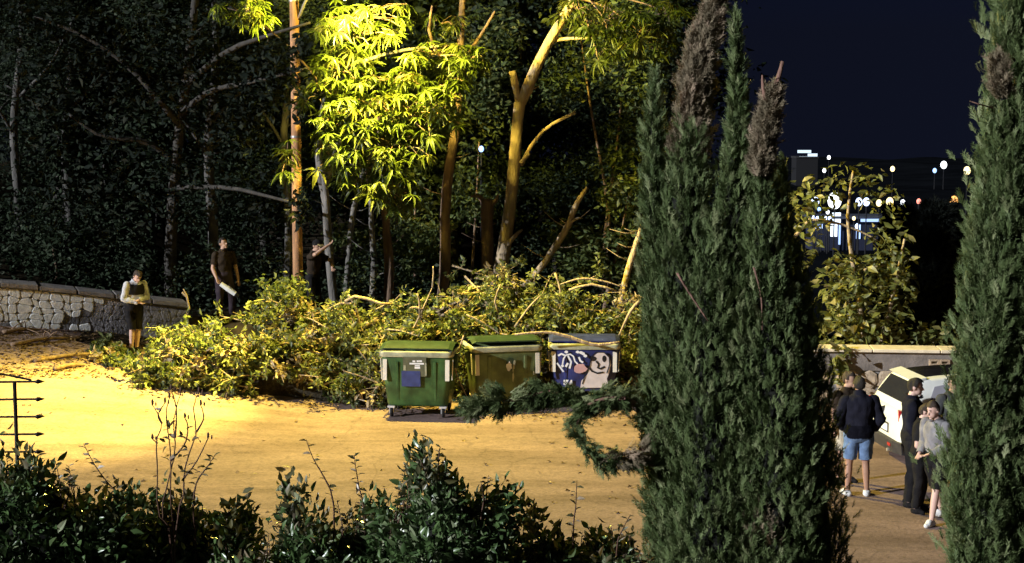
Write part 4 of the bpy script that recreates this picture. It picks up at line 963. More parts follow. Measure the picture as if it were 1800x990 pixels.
def cypress(label, cols, d, basepx, size, name='cypress_tree'):
    g = at(basepx, 990, d); root = empty(name, (g.x, d, zf(g.x, d)), label, 'tree', 'cypresses in the foreground')
    b = MB(); b.tube([(0, 0, -.1), (.02, 0, .8), (0, 0, 2.0)], [.16, .13, .10], 10, wob=.2); b.build('trunk', M['bark_brown'], root, True)
    acc = {}
    for c in cols:
        pts, rad, dd, n, key = c
        pos, dr, tone, P, r = cyp_column(pts, rad, d + dd, n if max(rad) < 40 else n // 4)
        acc.setdefault(key, []).append((pos, dr, tone))
        if max(rad) >= 40:          # the column is a bundle of upright ropes of foliage with dark grooves between
            for k in range(9):
                a_ = 2 * math.pi * (k + random.uniform(-.3, .3)) / 9; ca, sa = math.cos(a_), math.sin(a_); q_ = random.uniform(.50, .66)
                lean_ = random.uniform(-.12, .12); m_ = len(pts)
                pr = [(x + rad[j] * q_ * (ca + lean_ * (j - m_ / 2)), y - (random.uniform(-30, 60) if j == m_ - 1 else 0)) for j, (x, y) in enumerate(pts)]
                rr_ = [w_ * random.uniform(.30, .46) for w_ in rad]; rr_[-1] = max(2, rr_[-1] * .5)
                a2 = cyp_column(pr, rr_, d + dd + sa * q_ * rad[m_ // 2] / ppm(d) * .9, n // 9)
                sh_ = random.uniform(-.15, .15)
                acc.setdefault(key, []).append((a2[0], a2[1], np.clip(a2[2] + sh_, 0, 1)))
        b = MB(); b.tube([tuple(q) for q in P[::3]], list(r[::3] * .55), 10, wob=.25); b.build('shaded_core', M['cypcore'], root, True, world=True)  # solid core in place of twigs, dark as the shade inside
    for key, L in acc.items():
        pos = np.concatenate([l[0] for l in L]); dr = np.concatenate([l[1] for l in L]); tone = np.concatenate([l[2] for l in L])
        for k in range(3):
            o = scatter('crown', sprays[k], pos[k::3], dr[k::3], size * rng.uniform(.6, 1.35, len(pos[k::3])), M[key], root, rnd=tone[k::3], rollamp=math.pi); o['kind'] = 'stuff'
    return root
BASE = 1130
c_main = cypress('big many-spired dark cypress filling the right middle foreground', [
    ([(1178, BASE), (1170, 800), (1160, 520), (1150, 300), (1152, 140)], [30, 36, 28, 17, 3], 0, 4180, 'cyp'),
    ([(1222, BASE), (1210, 800), (1200, 520), (1205, 330), (1212, 270)], [64, 66, 56, 38, 20], -.1, 5700, 'cyp'),
    ([(1208, 290), (1216, 200), (1234, 90), (1262, -10)], [24, 23, 17, 5], -.05, 3230, 'cypdry'),
    ([(1290, BASE), (1290, 700), (1290, 400), (1297, 230), (1297, 150), (1293, 72)], [70, 62, 34, 16, 10, 2], -.28, 6080, 'cyp'),
    ([(1360, BASE), (1355, 700), (1345, 420), (1342, 290)], [74, 68, 34, 12], -.4, 5700, 'cyp'),
    ([(1338, 310), (1344, 240), (1354, 190), (1358, 165)], [13, 10, 7, 3], -.6, 1330, 'cypdry'),
    ([(1428, BASE), (1412, 800), (1390, 560), (1378, 440), (1372, 345)], [70, 64, 46, 24, 6], .16, 4940, 'cyp'),
    ([(1250, BASE), (1250, 760), (1252, 540), (1255, 430)], [78, 76, 52, 10], -.3, 4940, 'cyp'),
    ([(1330, BASE), (1325, 800), (1322, 580), (1328, 400)], [80, 78, 52, 10], -.2, 4940, 'cyp'),
    ([(1345, 960), (1342, 900), (1338, 850)], [34, 30, 10], -.42, 500, 'cypdry'),
], 11.0, 1310, .115)
for pts, rr_ in (([(1352, 200), (1362, 160), (1376, 108)], [7, 6, 3]), ([(1350, 190), (1342, 160), (1340, 132)], [4, 3, 1.5]), ([(1190, 480), (1215, 520), (1245, 565)], [2, 2, 1]), ([(1325, 470), (1338, 520), (1340, 580)], [2, 1.5, 1.5])):
    P = [at(x, y, 10.4 if y < 300 else 10.45) for x, y in pts]; b = MB(); b.tube(smoothpath(P, 8), lerp_list([q / ppm(11) for q in rr_], 8), 7, wob=.25); b.build('bare_twig', M['deadwood'], c_main, True, world=True)
def bough(pts, radpx, d, n, key, size, woodpx):
    Pw = smoothpath([at(x, y, d) for x, y in pts], 60)
    b = MB(); b.tube(Pw, lerp_list([w_ / ppm(d) for w_ in woodpx], 60), 7, wob=.3); b.build('drooping_bough', M['deadwood'], c_main, True, world=True)
    r = lerp_list([q / ppm(d) for q in radpx], 60); pos = []; dr = []; tone = []
    ncl = max(10, n // 22)
    for k in range(ncl):
        t = random.uniform(2, 59); j = int(t); c = Pw[j]; T = (Pw[min(j + 1, 59)] - Pw[j - 1]).normalized()
        o_ = Vector((random.gauss(0, 1), random.gauss(0, .8), random.gauss(-.35, .9))); o_ -= T * o_.dot(T); o_.normalize(); L = r[j] * random.uniform(.5, 1.7); tn = random.uniform(.1, .9)
        sd = random.choice((1, 1, 1, -1))
        for q in range(22):
            u_ = random.random(); pos.append(c + (o_ * .75 + T * sd * .7) * L * u_ + Vector((random.gauss(0, .02), random.gauss(0, .02), random.gauss(0, .02)))); dr.append(o_ * .7 + T * sd * .9 + Vector((random.gauss(0, .35), random.gauss(0, .35), random.gauss(-.1, .35)))); tone.append(min(1, max(0, tn + random.gauss(0, .15))))
    o = scatter('bough_foliage', sprays[1], [tuple(q) for q in pos], [tuple(q) for q in dr], size * rng.uniform(.6, 1.4, len(pos)), M[key], c_main, rnd=np.array(tone)); o['kind'] = 'stuff'
bough([(1180, 770), (1140, 728), (1095, 700), (1030, 692), (960, 690), (900, 704), (860, 704), (815, 728)], [16, 20, 16, 11, 19, 18, 11, 5], 10.9, 1500, 'cyp', .11, [6, 5, 4, 3, 1])
bough([(1100, 700), (1060, 702), (1030, 716), (1016, 748), (1028, 786), (1062, 806), (1100, 806), (1150, 820)], [11, 10, 7, 9, 13, 13, 8, 6], 10.75, 640, 'cyp', .10, [4, 3, 3, 2.5, 2])
bough([(1062, 806), (1090, 800), (1130, 790)], [10, 16, 10], 10.7, 160, 'cypdry', .08, [2, 2, 1])
c_right = cypress('tall evenly green cypress cut off by the right edge of the view', [
    ([(1800, BASE), (1790, 800), (1790, 560), (1805, 300), (1830, 0), (1850, -300), (1860, -500)], [118, 118, 100, 90, 80, 50, 6], 0, 14250, 'cyp'),
    ([(1735, BASE), (1722, 860), (1735, 700), (1760, 520)], [55, 52, 48, 20], -.2, 4180, 'cyp'),
    ([(1745, 760), (1738, 600), (1750, 400), (1775, 200)], [45, 42, 40, 20], -.1, 4180, 'cyp'),
    ([(1770, 420), (1775, 250), (1782, 80), (1800, -60)], [48, 40, 32, 10], -.15, 3420, 'cyp'),
    ([(1766, 175), (1756, 140), (1752, 108)], [12, 10, 3], -.6, 228, 'cypdry'),
    ([(1850, BASE), (1850, 700), (1860, 300), (1880, 0)], [100, 100, 80, 40], .1, 5700, 'cyp'),
], 10.4, 1810, .11)
b = MB(); b.tube([at(1705, 178, 10.1), at(1720, 183, 10.1), at(1745, 190, 10.2)], [.004, .005, .006], 5); b.build('bare_twig', M['deadwood'], c_right, world=True)

# ------------------------------------------------------------------ bush behind the right wall, dark conifers
hb = Vector((at(1530, 600, 30.2).x, 30.2, 0)); hb.z = zf(hb.x, hb.y)
bush = empty('wall_bush', hb, 'yellow-lit leafy bush spilling over the boundary wall beside the big cypress', 'bush')
for pts, rr_ in (([(1525, 640), (1515, 560), (1500, 470), (1490, 380), (1500, 300)], [6, 5, 4, 3, 2]), ([(1535, 640), (1560, 560), (1580, 470), (1590, 420)], [5, 4, 3, 2]), ([(1395, 418), (1412, 400), (1425, 386), (1470, 392), (1520, 410), (1545, 425)], [4, 3, 2.5, 2, 2, 1]), ([(1518, 475), (1540, 470), (1556, 466)], [3, 3, 2])):
    P = [at(x, y, 30.0) for x, y in pts]; b = MB(); b.tube(smoothpath(P, 9), lerp_list([q / ppm(30) for q in rr_], 9), 6, wob=.15); b.build('stem', M['bark_pale'], bush, True, world=True)
lobes = [(1530, 520, 75, 75, 620), (1480, 500, 40, 60, 260), (1500, 580, 60, 35, 300), (1560, 470, 45, 40, 160), (1500, 305, 55, 22, 60), (1430, 350, 40, 50, 130), (1410, 420, 30, 60, 90), (1560, 400, 40, 50, 90), (1610, 590, 50, 22, 110), (1670, 590, 45, 22, 110), (1480, 640, 16, 40, 90), (1530, 340, 60, 25, 40)]
pp = []
for cx, cy, rx, ry, k in lobes:
    for _ in range(k):
        a = random.uniform(0, 6.283); r_ = math.sqrt(random.random()); pp.append(at(cx + rx * r_ * math.cos(a), cy + ry * r_ * math.sin(a), (30.2 if cy < 620 else 28.7) + random.uniform(-.7, .7) * (1 if cy < 620 else .15)))
random.shuffle(pp)
lm_ = [tmesh('leaf', leaf_t(.55, .08, .2), M['bushleaf'], v_) for v_ in (.1, .3, .5, .7, .95)]
for p in pp[:180]: place('leaf', random.choice(lm_), p + Vector((0, -.25, 0)), Vector((random.gauss(0, .7), random.gauss(-.3, .5), random.gauss(-.3, .5))), random.uniform(.18, .32), random.uniform(-1, 1), bush)
o = scatter('foliage', leafT, [tuple(p) for p in pp[180:]], rdir(len(pp) - 180, -.9, .4), rng.uniform(.12, .26, len(pp) - 180), M['bushleaf'], bush); o['kind'] = 'stuff'
def conifer(label, px, top, bottom, wpx, d):
    g = at(px, 500, d); root = empty('conifer', (g.x, d, zf(g.x, d)), label, 'tree', 'black conifers beyond the boundary wall')
    zt_ = at(px, top, d).z; z0 = zf(g.x, d); w = wpx / ppm(d)
    b = MB(); b.tube([(0, 0, -.2), (0, 0, zt_ - z0 - .3)], [.14, .02], 8); b.build('trunk', M['bark_dark'], root, True)
    n = 5200; t = rng.uniform(0.05, 1, n); a = rng.uniform(0, 6.283, n); rr = w * (1 - t) ** .55 * np.sqrt(rng.uniform(.15, 1, n)) * (1 + .25 * np.sin(a * 4 + t * 25))
    pos = np.stack([rr * np.cos(a), rr * np.sin(a), (zt_ - z0) * t], 1) + np.array(root.location)
    dr = np.stack([np.cos(a), np.sin(a), np.full(n, .5)], 1) + rng.normal(0, .3, (n, 3))
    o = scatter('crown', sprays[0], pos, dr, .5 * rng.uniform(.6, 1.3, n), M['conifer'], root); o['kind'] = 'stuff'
conifer('broad black conifer rising left of the right edge cypress, beyond the wall', 1648, 372, 600, 56, 38)
conifer('narrow black conifer silhouette below the hillside lights', 1577, 374, 600, 24, 44)
conifer('black conifer half hidden behind the right edge cypress', 1715, 400, 600, 50, 41)

# ------------------------------------------------------------------ foreground hedge
HD = 7.2
stem_m = M['stem_red']
hl = [tmesh('leaf', leaf_t(.5, .1, .15), M['hedge'], v_) for v_ in (.05, .25, .45, .65, .9)]
htl = [tmesh('leaf', leaf_t(.5, .1, .15), M['hedgetop'], v_) for v_ in (.05, .3, .5, .75, 1)]
hd = [ # px centre, top py, half width px, depth, label
    (20, 800, 120, 6.9, 'dense dark hedge shrub under the spiked iron guard'),
    (150, 860, 90, 7.1, 'dark hedge shrub next right of the one under the iron guard'),
    (270, 900, 90, 7.3, 'hedge shrub at the foot of the dry flower stalks'),
    (370, 880, 80, 7.5, 'brownish hedge shrub right beside the dry flower stalks'),
    (470, 945, 80, 7.0, 'low hedge shrub in the dip between the dry stalks and the reddish shoots'),
    (575, 895, 85, 7.2, 'hedge shrub with reddish shoots below the first container'),
    (680, 900, 80, 7.4, 'hedge shrub between the reddish shoots and the tall peak'),
    (775, 815, 70, 7.1, 'peaked hedge shrub, tallest in the middle of the foreground'),
    (870, 925, 80, 7.2, 'hedge shrub just right of the tall peak'),
    (990, 935, 75, 7.4, 'hedge shrub with a lone upright sprig on top'),
    (1075, 945, 55, 7.2, 'last small hedge shrub before the big cypress'),
]
for cx, topy, hw, d, lab in hd:
    g = at(cx, 990, d); z0 = zf(g.x, d); root = empty('hedge_shrub', (g.x, d, z0), lab, 'shrub', 'foreground hedge shrubs')
    ztop = at(cx, topy, d).z; w = hw / ppm(d); H = ztop - z0
    b = MB()
    for k in range(5):
        a = random.uniform(0, 6.28); b.tube(smoothpath([(random.uniform(-.05, .05), random.uniform(-.05, .05), -.05), (.1 * math.cos(a), .1 * math.sin(a), H * .45), (w * .7 * math.cos(a), .25 * math.sin(a), H * .85)], 6), lerp_list([.02, .014, .006], 6), 5)
    b.build('stems', stem_m, root, True)
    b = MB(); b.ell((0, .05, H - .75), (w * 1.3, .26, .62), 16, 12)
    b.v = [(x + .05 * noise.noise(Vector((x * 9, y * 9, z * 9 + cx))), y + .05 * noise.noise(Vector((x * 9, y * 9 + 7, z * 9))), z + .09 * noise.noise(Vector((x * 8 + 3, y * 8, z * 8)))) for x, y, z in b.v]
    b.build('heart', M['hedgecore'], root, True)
    n = 6800
    dirs = rdir(n, -.35, 1); rad_ = rng.uniform(.78, 1.06, n) * (1 + .16 * np.sin(dirs[:, 0] * 7 + cx) + .12 * np.sin(dirs[:, 2] * 11 + dirs[:, 0] * 5))
    e = np.array([w * 1.5, .42, .80]); dsh = dirs.copy(); dsh[:, 2] = np.sign(dsh[:, 2]) * np.abs(dsh[:, 2]) ** .5 * (1 - .12 * rng.uniform(0, 1, n) - .10 * np.sin(dirs[:, 0] * 9 + cx)); dsh[:, 0] *= 1.1; pos = dsh * e * rad_[:, None] + np.array([0, 0, H - .80]) + rng.normal(0, .025, (n, 3))
    vis = dirs[:, 1] < .45
    pos = pos[vis]; dirs = dirs[vis]; n = len(pos)
    dr = dirs * .5 + rng.normal(0, .6, (n, 3)) + np.array([0, 0, .25])
    toplike = (pos[:, 2] > H - .02 - .10 * rng.uniform(0, 1, n)) & (rng.uniform(0, 1, n) < .6)
    wpos = pos + np.array(root.location)
    vis2 = np.where((dirs[:, 1] < .0) & (pos[:, 2] > H - .75))[0]
    ind = vis2[:110]; keep = np.ones(n, bool); keep[ind] = False
    for i in ind:
        place('leaf', random.choice(htl if toplike[i] else hl), wpos[i] + np.array([0, -.03, 0]), dr[i], random.uniform(.04, .07), random.uniform(-1.2, 1.2), root)
    for msk, mt in ((keep & ~toplike, M['hedge']), (keep & toplike, M['hedgetop'])):
        if msk.sum() == 0: continue
        o = scatter('foliage', leafT, wpos[msk], dr[msk], rng.uniform(.035, .07, msk.sum()), mt, root); o['kind'] = 'stuff'
    # upright shoots
    for k in range(10):
        sx = random.uniform(-1.3, 1.3) * w; bz = H - .16 - .10 * (sx / w) ** 2; L = random.uniform(.10, .26)
        tipx = sx + random.uniform(-.05, .05); sp = empty_ = None
        b = MB(); P = [Vector((sx, -.1, bz)), Vector(((sx + tipx) / 2 + .01, -.1, bz + L * .5)), Vector((tipx, -.1, bz + L))]
        b.tube(P, [.004, .003, .0015], 5); sh = b.build('shoot', stem_m, root)
        for q in range(int(6 + L * 40)):
            s = random.uniform(.15, 1); p = P[0].lerp(P[2], s); sd = 1 if q % 2 else -1
            place('leaf', random.choice(htl), Vector(root.location) + p, Vector((sd * random.uniform(.4, 1), random.uniform(-.6, .3), random.uniform(.1, .8))), random.uniform(.022, .042), random.uniform(-1, 1), sh)
def shoot_on(idx, pts, nleaf, size=.035, d=7.0, mats=None):
    pass
# tall separate sprigs in front (photo positions)
def sprig(label, pts, leaves, d, mat=None, leafm=None, rad=1.5, lsz=(.03, .045), name='leafy_sprig'):
    P = [at(x, y, d) for x, y in pts]; z0 = zf(P[0].x, d)
    root = empty(name, (P[0].x, d, z0), label, 'sprig', 'tall sprigs standing out of the hedge')
    Pn = smoothpath([Vector((P[0].x, d + .04, z0 - .03)), Vector((P[0].x, d + .04, P[0].z - .3))] + P, 16); b = MB(); b.tube(Pn, lerp_list([rad * 1.2 / ppm(d), rad / ppm(d), .6 / ppm(d)], 16), 6); b.build('stem', mat or stem_m, root, True, world=True)
    S = smoothpath(P, 20)
    for i in range(leaves):
        p = S[int(1 + 18 * (i + .5) / leaves)]; sd = 1 if i % 2 else -1
        place('leaf', random.choice(leafm or htl), p, Vector((sd * random.uniform(.5, 1), random.uniform(-.5, .3), random.uniform(-.1, .7))), random.uniform(*lsz), random.uniform(-.8, .8), root)
    return root
sprig('reddish leafy sprig arching left of the dry flower stalks', [(230, 900), (190, 850), (165, 815), (147, 780)], 20, 7.0)
sprig('leafy sprig just right of the dry flower stalks', [(340, 900), (345, 850), (365, 820), (378, 800)], 16, 7.0)
sprig('thin bent sprig standing left of the middle peak', [(585, 880), (570, 840), (550, 805), (538, 772)], 9, 7.0)
sprig('reddish leafy sprig below the gap left of the first container', [(640, 900), (630, 850), (622, 800)], 18, 7.1)
sprig('crossed little sprig on top of the middle peak', [(772, 850), (771, 810), (774, 785)], 9, 6.9, lsz=(.025, .04))
sprig('dark big-leaved sprig right of the middle peak', [(845, 920), (850, 880), (846, 850)], 4, 6.9, lsz=(.05, .07))
sprig('lone upright sprig near the big cypress', [(1008, 930), (1012, 890), (1014, 845)], 9, 7.0, lsz=(.03, .05))
sprig('short sprig right of the lone upright sprig', [(1085, 960), (1095, 930), (1108, 905)], 8, 7.0)
# dry flower stalks
dp = at(300, 900, 6.8); dz = zf(dp.x, 6.8)
dry = empty('dry_flower_stalks', (dp.x, 6.8, dz), 'tall dry branching flower stalks silhouetted on the bright paving', 'plant')
S_ = [[(285, 905), (295, 850), (308, 790), (305, 740), (318, 690)], [(278, 900), (277, 830), (275, 775), (285, 745), (268, 712)], [(300, 880), (300, 800), (292, 730), (298, 700)], [(322, 880), (324, 830), (335, 790), (345, 760), (340, 715), (350, 690)], [(320, 845), (345, 812), (366, 770)], [(300, 810), (325, 780), (330, 750), (325, 735)], [(285, 745), (278, 730), (290, 708)], [(345, 760), (358, 735), (353, 712)], [(308, 770), (310, 720), (301, 685)], [(277, 780), (268, 772)]]
for st in S_:
    P = [at(x, y, 6.8) for x, y in st]
    if st[0][1] > 870: P = [Vector((dp.x, 6.85, dz - .03)), Vector((dp.x, 6.85, P[0].z - .3))] + P
    b = MB(); b.tube(smoothpath(P, 14), lerp_list([.005, .0035, .003, .002], 14), 6); b.build('stalk', M['stem_red'], dry, True, world=True)
    e = P[-1]; b = MB(); b.ell(e + Vector((0, 0, .012)), (.006, .006, .015), 8, 6); b.ell(e + Vector((.016, 0, .004)), (.004, .004, .011), 8, 6); b.build('seed_pod', M['stem_red'], dry, True, world=True)
for k in range(34):
    p = at(random.gauss(322, 22), random.gauss(790, 26), 6.8); place('leaf', random.choice(htl), p, Vector((random.gauss(0, 1), random.gauss(0, .5), random.gauss(0, .5))), random.uniform(.03, .05), random.uniform(-1, 1), dry)

# ------------------------------------------------------------------ people
def caps(m, a, b_, ra, rb, n=10):
    a = Vector(a); b_ = Vector(b_); d = (b_ - a); L = d.length
    if L < 1e-6: return
    d.normalize(); pts = []; rr = []
    for t in (-.98, -.75, -.4, 0): pts.append(a + d * ra * t); rr.append(ra * math.sqrt(max(0.002, 1 - t * t)))
    for t in (0.33, .66): pts.append(a + d * L * t); rr.append(ra + (rb - ra) * t)
    for t in (0, .4, .75, .98): pts.append(b_ + d * rb * t); rr.append(rb * math.sqrt(max(0.002, 1 - t * t)))
    m.tube(pts, rr, n)
def person(label, foot, rz, H, pose, clothes, skin, hair, group=None, extras=None, voxel=.0095):
    """local frame: faces -Y, feet at z=0. pose gives joint positions for a 1.75 m body"""
    s = H / 1.75
    root = empty('person', foot, label, 'person', group, rz)
    lean = R(pose.get('lean', 0)); piv = Vector((0, 0, .95)); side = R(pose.get('side', 0))
    RM = Euler((lean, side, R(pose.get('twist', 0)))).to_matrix()
    tb = lambda p: (piv + RM @ (Vector(p) - piv))
    m = MB(); rings = []
    wd = pose.get('build', 1.0)
    for z, rx, ry, yo in ((.84, .10, .085, 0), (.90, .155, .115, .005), (.97, .165, .12, .005), (1.07, .145, .105, 0), (1.18, .152, .11, -.005), (1.30, .172, .12, -.005), (1.40, .175, .105, .005), (1.45, .13, .08, .01), (1.49, .065, .06, .01), (1.56, .055, .056, -.005)):
        f = (lambda q: tb(q)) if z > .95 else (lambda q: Vector(q))
        w_ = wd if z < 1.46 else 1
        rings.append([f((rx * w_ * math.cos(a), yo + ry * w_ * math.sin(a), z)) for a in np.linspace(0, 2 * math.pi, 20, endpoint=False)])
    m.loft(rings)
    bones = [('pelvis', Vector((0, 0, .9)), tb((0, 0, 1.0)), .14 * wd, .14 * wd), ('torso', tb((0, 0, 1.0)), tb((0, 0, 1.42)), .13 * wd, .13 * wd), ('neck', tb((0, .0, 1.50)), tb((0, -.005, 1.56)), .055, .055)]
    hp = pose.get('head', (0, 0)); HR = RM @ Euler((R(hp[1]), 0, R(hp[0]))).to_matrix() if not pose.get('head_abs') else Euler((R(hp[1]), 0, R(hp[0]))).to_matrix()
    nk = tb((0, -.005, 1.545)); hc = nk + HR @ Vector((0, -.02, .105)); hw = lambda p: hc + HR @ Vector(p)
    m.ell(hc + HR @ Vector((0, .008, .015)), (.076, .095, .105), 18, 14, HR); m.ell(hw((0, -.028, -.055)), (.056, .062, .062), 14, 10, HR)
    caps(m, hw((0, -.088, .005)), hw((0, -.108, -.028)), .009, .014, 8); m.ell(hw((0, -.086, -.068)), (.024, .01, .009), 8, 6, HR); m.ell(hw((0, -.078, -.1)), (.025, .02, .018), 8, 6, HR)
    for e in (-1, 1): m.ell(hw((e * .079, .012, -.01)), (.012, .022, .034), 8, 6, HR)
    caps(m, nk - Vector((0, 0, .03)), hw((0, .01, -.03)), .054, .05)
    bones.append(('head', hw((0, .0, -.03)), hw((0, .005, .05)), .085, .09))
    for k, sg in (('L', 1), ('R', -1)):
        sh = tb((sg * .185 * (wd * .5 + .5), .005, 1.415)); ar = pose.get('arm' + k, ((.24, .03, 1.14), (.25, -.04, .90)))
        wr_ = [Vector((q[0] * sg, q[1], q[2])) for q in ar]
        if not pose.get('arms_abs'): wr_ = [tb(q) for q in wr_]
        el, wr = wr_
        caps(m, sh, el, .057, .044); caps(m, el, el.lerp(wr, .4), .043, .042); caps(m, el.lerp(wr, .4), wr, .042, .027)
        bones += [('uarm' + k, sh, el, .055, .045), ('farm' + k, el, wr, .043, .028)]
        fd = (wr - el).normalized(); hd_ = Vector(pose.get('hand' + k, tuple(fd))).normalized()
        sdv = hd_.cross(Vector((0, 0, 1)) if abs(hd_.z) < .8 else Vector((0, 1, 0))).normalized(); pn = sdv.cross(hd_)
        # palm and five fingers
        for w_ in (-.022, 0, .022): caps(m, wr + hd_ * .015 + sdv * w_ * .6, wr + hd_ * .075 + sdv * w_, .016, .014, 8)
        curl = pose.get('curl', .5)
        for fi, (w_, L) in enumerate(((-.031, .062), (-.010, .074), (.011, .070), (.030, .055))):
            b0 = wr + hd_ * .08 + sdv * w_; d1 = (hd_ + pn * curl * .5).normalized(); d2 = (hd_ + pn * curl * 1.6).normalized()
            b1_ = b0 + d1 * L * .5; caps(m, b0, b1_, .0095, .009, 7); caps(m, b1_, b1_ + d2 * L * .5, .009, .0075, 7)
        t0 = wr + hd_ * .028 - sdv * .022; t1_ = t0 + (hd_ * .6 - sdv * .8 + pn * .2).normalized() * .035; caps(m, t0, t1_, .012, .0105, 7); caps(m, t1_, t1_ + (hd_ * .9 - sdv * .3 + pn * .3).normalized() * .032, .0105, .008, 7)
        bones.append(('hand' + k, wr, wr + hd_ * .15, .03, .02))
        hip = Vector((sg * .09, 0, .90)); lg = pose.get('leg' + k, ((.10, -.02, .50), (.105, .03, .09)))
        kn, an = [Vector((q[0] * sg, q[1], q[2])) for q in lg]
        caps(m, hip, kn, .088 * (wd * .6 + .4), .056); caps(m, kn, kn.lerp(an, .35), .054, .056); caps(m, kn.lerp(an, .35), an, .056, .036)
        ta = R(pose.get('toe' + k, 12)) * sg; td = Vector((math.sin(ta), -math.cos(ta), 0))
        hl_ = an + Vector((0, 0, .0)) - td * .035; hl_.z = an.z - .045; to = an + td * .13; to.z = an.z - .055 + pose.get('toez' + k, 0)
        caps(m, an, hl_, .037, .036); caps(m, hl_, an + td * .06 + Vector((0, 0, -.045)), .038, .04); caps(m, an + td * .05 + Vector((0, 0, -.03)), to, .042, .028)
        bones += [('thigh' + k, hip, kn, .085, .056), ('shin' + k, kn, an + Vector((0, 0, .03)), .055, .037), ('foot' + k, an + Vector((0, 0, -.03)), to, .045, .035)]
    me = m.mesh('tmp'); tmp = bpy.data.objects.new('tmp', me); COL.objects.link(tmp)
    rm = tmp.modifiers.new('r', 'REMESH'); rm.mode = 'VOXEL'; rm.voxel_size = voxel
    sm = tmp.modifiers.new('s', 'SMOOTH'); sm.factor = .5; sm.iterations = 3
    dg = bpy.context.evaluated_depsgraph_get(); ev = tmp.evaluated_get(dg)
    body = bpy.data.meshes.new_from_object(ev); bpy.data.objects.remove(tmp)
    nv = len(body.vertices); V = np.empty(nv * 3, np.float32); body.vertices.foreach_get('co', V); V = V.reshape(-1, 3).astype(float)
    N = np.empty(nv * 3, np.float32); body.vertices.foreach_get('normal', N); N = N.reshape(-1, 3)
    best = np.full(nv, 9.0); bi = np.zeros(nv, int); bt = np.zeros(nv)
    for i, (nm, a, c, ra, rb) in enumerate(bones):
        a = np.array(a); c = np.array(c); d = c - a; L2 = d @ d; t = ((V - a) @ d) / L2; tc = np.clip(t, 0, 1)
        dist = np.linalg.norm(V - (a + tc[:, None] * d), axis=1) - (ra + (rb - ra) * tc)
        u_ = dist < best; best[u_] = dist[u_]; bi[u_] = i; bt[u_] = t[u_]
    # head-local coordinates
    HL = (V - np.array(hc)) @ np.array(HR)
    names = np.array([b_[0] for b_ in bones])[bi]
    zb = body.vertices
    minz = V[:, 2].min(); V[:, 2] -= minz * 1.0
    body.vertices.foreach_set('co', (V * s).reshape(-1).astype(np.float32)); body.update()
    o = link('body', body, skin, root, True)
    faces = [tuple(p.vertices) for p in body.polygons]
    fa = np.array([f for f in faces if len(f) == 4])
    def garment(nm, mask, off, mat, fold=.010):
        keep = mask[fa].all(axis=1); sub = fa[keep]
        if len(sub) == 0: return
        ids = np.unique(sub); mp = np.full(nv, -1); mp[ids] = np.arange(len(ids))
        Q = V[ids]; nn = N[ids]
        wv = np.array([noise.noise(Vector((q[0] * 13, q[1] * 13, q[2] * 9 + root.location.x))) for q in Q])
        P = Q + nn * (off + fold * wv * 1.6)[:, None] if np.ndim(off) == 0 else Q + nn * (off[ids] + fold * wv * 1.6)[:, None]
        g = bpy.data.meshes.new(nm); g.from_pydata([tuple(q) for q in P * s], [], [tuple(int(e) for e in f) for f in mp[sub]]); g.update()
        go = link(nm, g, mat, root, True)
        return go
    for nm, mat, spec, off in clothes:
        mask = np.zeros(nv, bool)
        for bn, (lo, hi) in spec.items():  # along-bone ranges
            for k in (['L', 'R'] if bn in ('uarm', 'farm', 'hand', 'thigh', 'shin', 'foot') else ['']):
                mask |= (names == bn + k) & (bt >= lo) & (bt <= hi)
        garment(nm, mask, off, mat)
    hstyle = pose.get('hair', 'short')
    if hair is not None:
        y, z, xx = HL[:, 1], HL[:, 2], np.abs(HL[:, 0])
        mk = (names == 'head') & ((z > .06 + .0 * y) | ((y > -.02) & (z > .0)) | ((y > .035) & (z > -.06)))
        garment('hair', mk, .013, hair, .012)
    zs = -minz
    H2 = lambda p: (hw(p) + Vector((0, 0, zs))) * s
    for e in (-1, 1):
        MB().ell(H2((e * .03, -.083, .012)), (.011 * s, .006 * s, .006 * s), 8, 6, HR).build('eye', M['hair'], root, True)
        MB().ell(H2((e * .03, -.086, .034)), (.018 * s, .006 * s, .004 * s), 8, 6, HR).build('eyebrow', M['hair'], root, True)
    MB().ell(H2((0, -.095, -.068)), (.022 * s, .006 * s, .004 * s), 8, 6, HR).build('lips', M['skinp'], root, True)
    if extras: extras(root, H2, s, tb, zs)
    return root
def gfoot(px, py, d=None, dz=0.031):
    if d is None:
        g = gh(px, py); return Vector((g.x, g.y, g.z + dz))
    p = at(px, py, d); return Vector((p.x, d, zf(p.x, d) + (dz if d < 30.3 else 0.005)))
TS = {'pelvis': (-.1, 9), 'torso': (-2, 1.4), 'uarm': (-.5, .75), 'neck': (-3, .15)}
LS = {'pelvis': (-.1, 9), 'torso': (-2, 1.4), 'uarm': (-.5, 1.2), 'farm': (-.5, .97), 'neck': (-3, .15)}
TR = {'pelvis': (-9, 9), 'thigh': (-1, 1.3), 'shin': (-.3, 1.12)}
SHR = {'thigh': (-1, .92)}
SHOE = {'foot': (-2, 2)}
# 1 left, hunched with folded arms
def ex1(root, H2, s, tb, zs):
    pass
person('hunched person in pale grey shirt and black shorts standing alone before the stone wall', gfoot(237, 604, 30.05), R(38), 1.74,
       dict(lean=14, head=(0, 28), legL=((.07, -.03, .5), (.05, .03, .09)), legR=((.06, -.02, .5), (.05, .05, .09)), armL=((.25, -.04, 1.14), (-.02, -.22, 1.16)), armR=((.25, -.03, 1.13), (.0, -.20, 1.10)), curl=.3),
       [('shirt', M['c_grey'], LS, .02), ('vest', M['c_black'], {'torso': (.58, 1.05)}, .03), ('shorts', M['c_black'], {'pelvis': (-9, 9), 'thigh': (-1, 1.05)}, .028), ('shoes', M['c_black'], SHOE, .01)], M['skinp'], M['hairbr'])
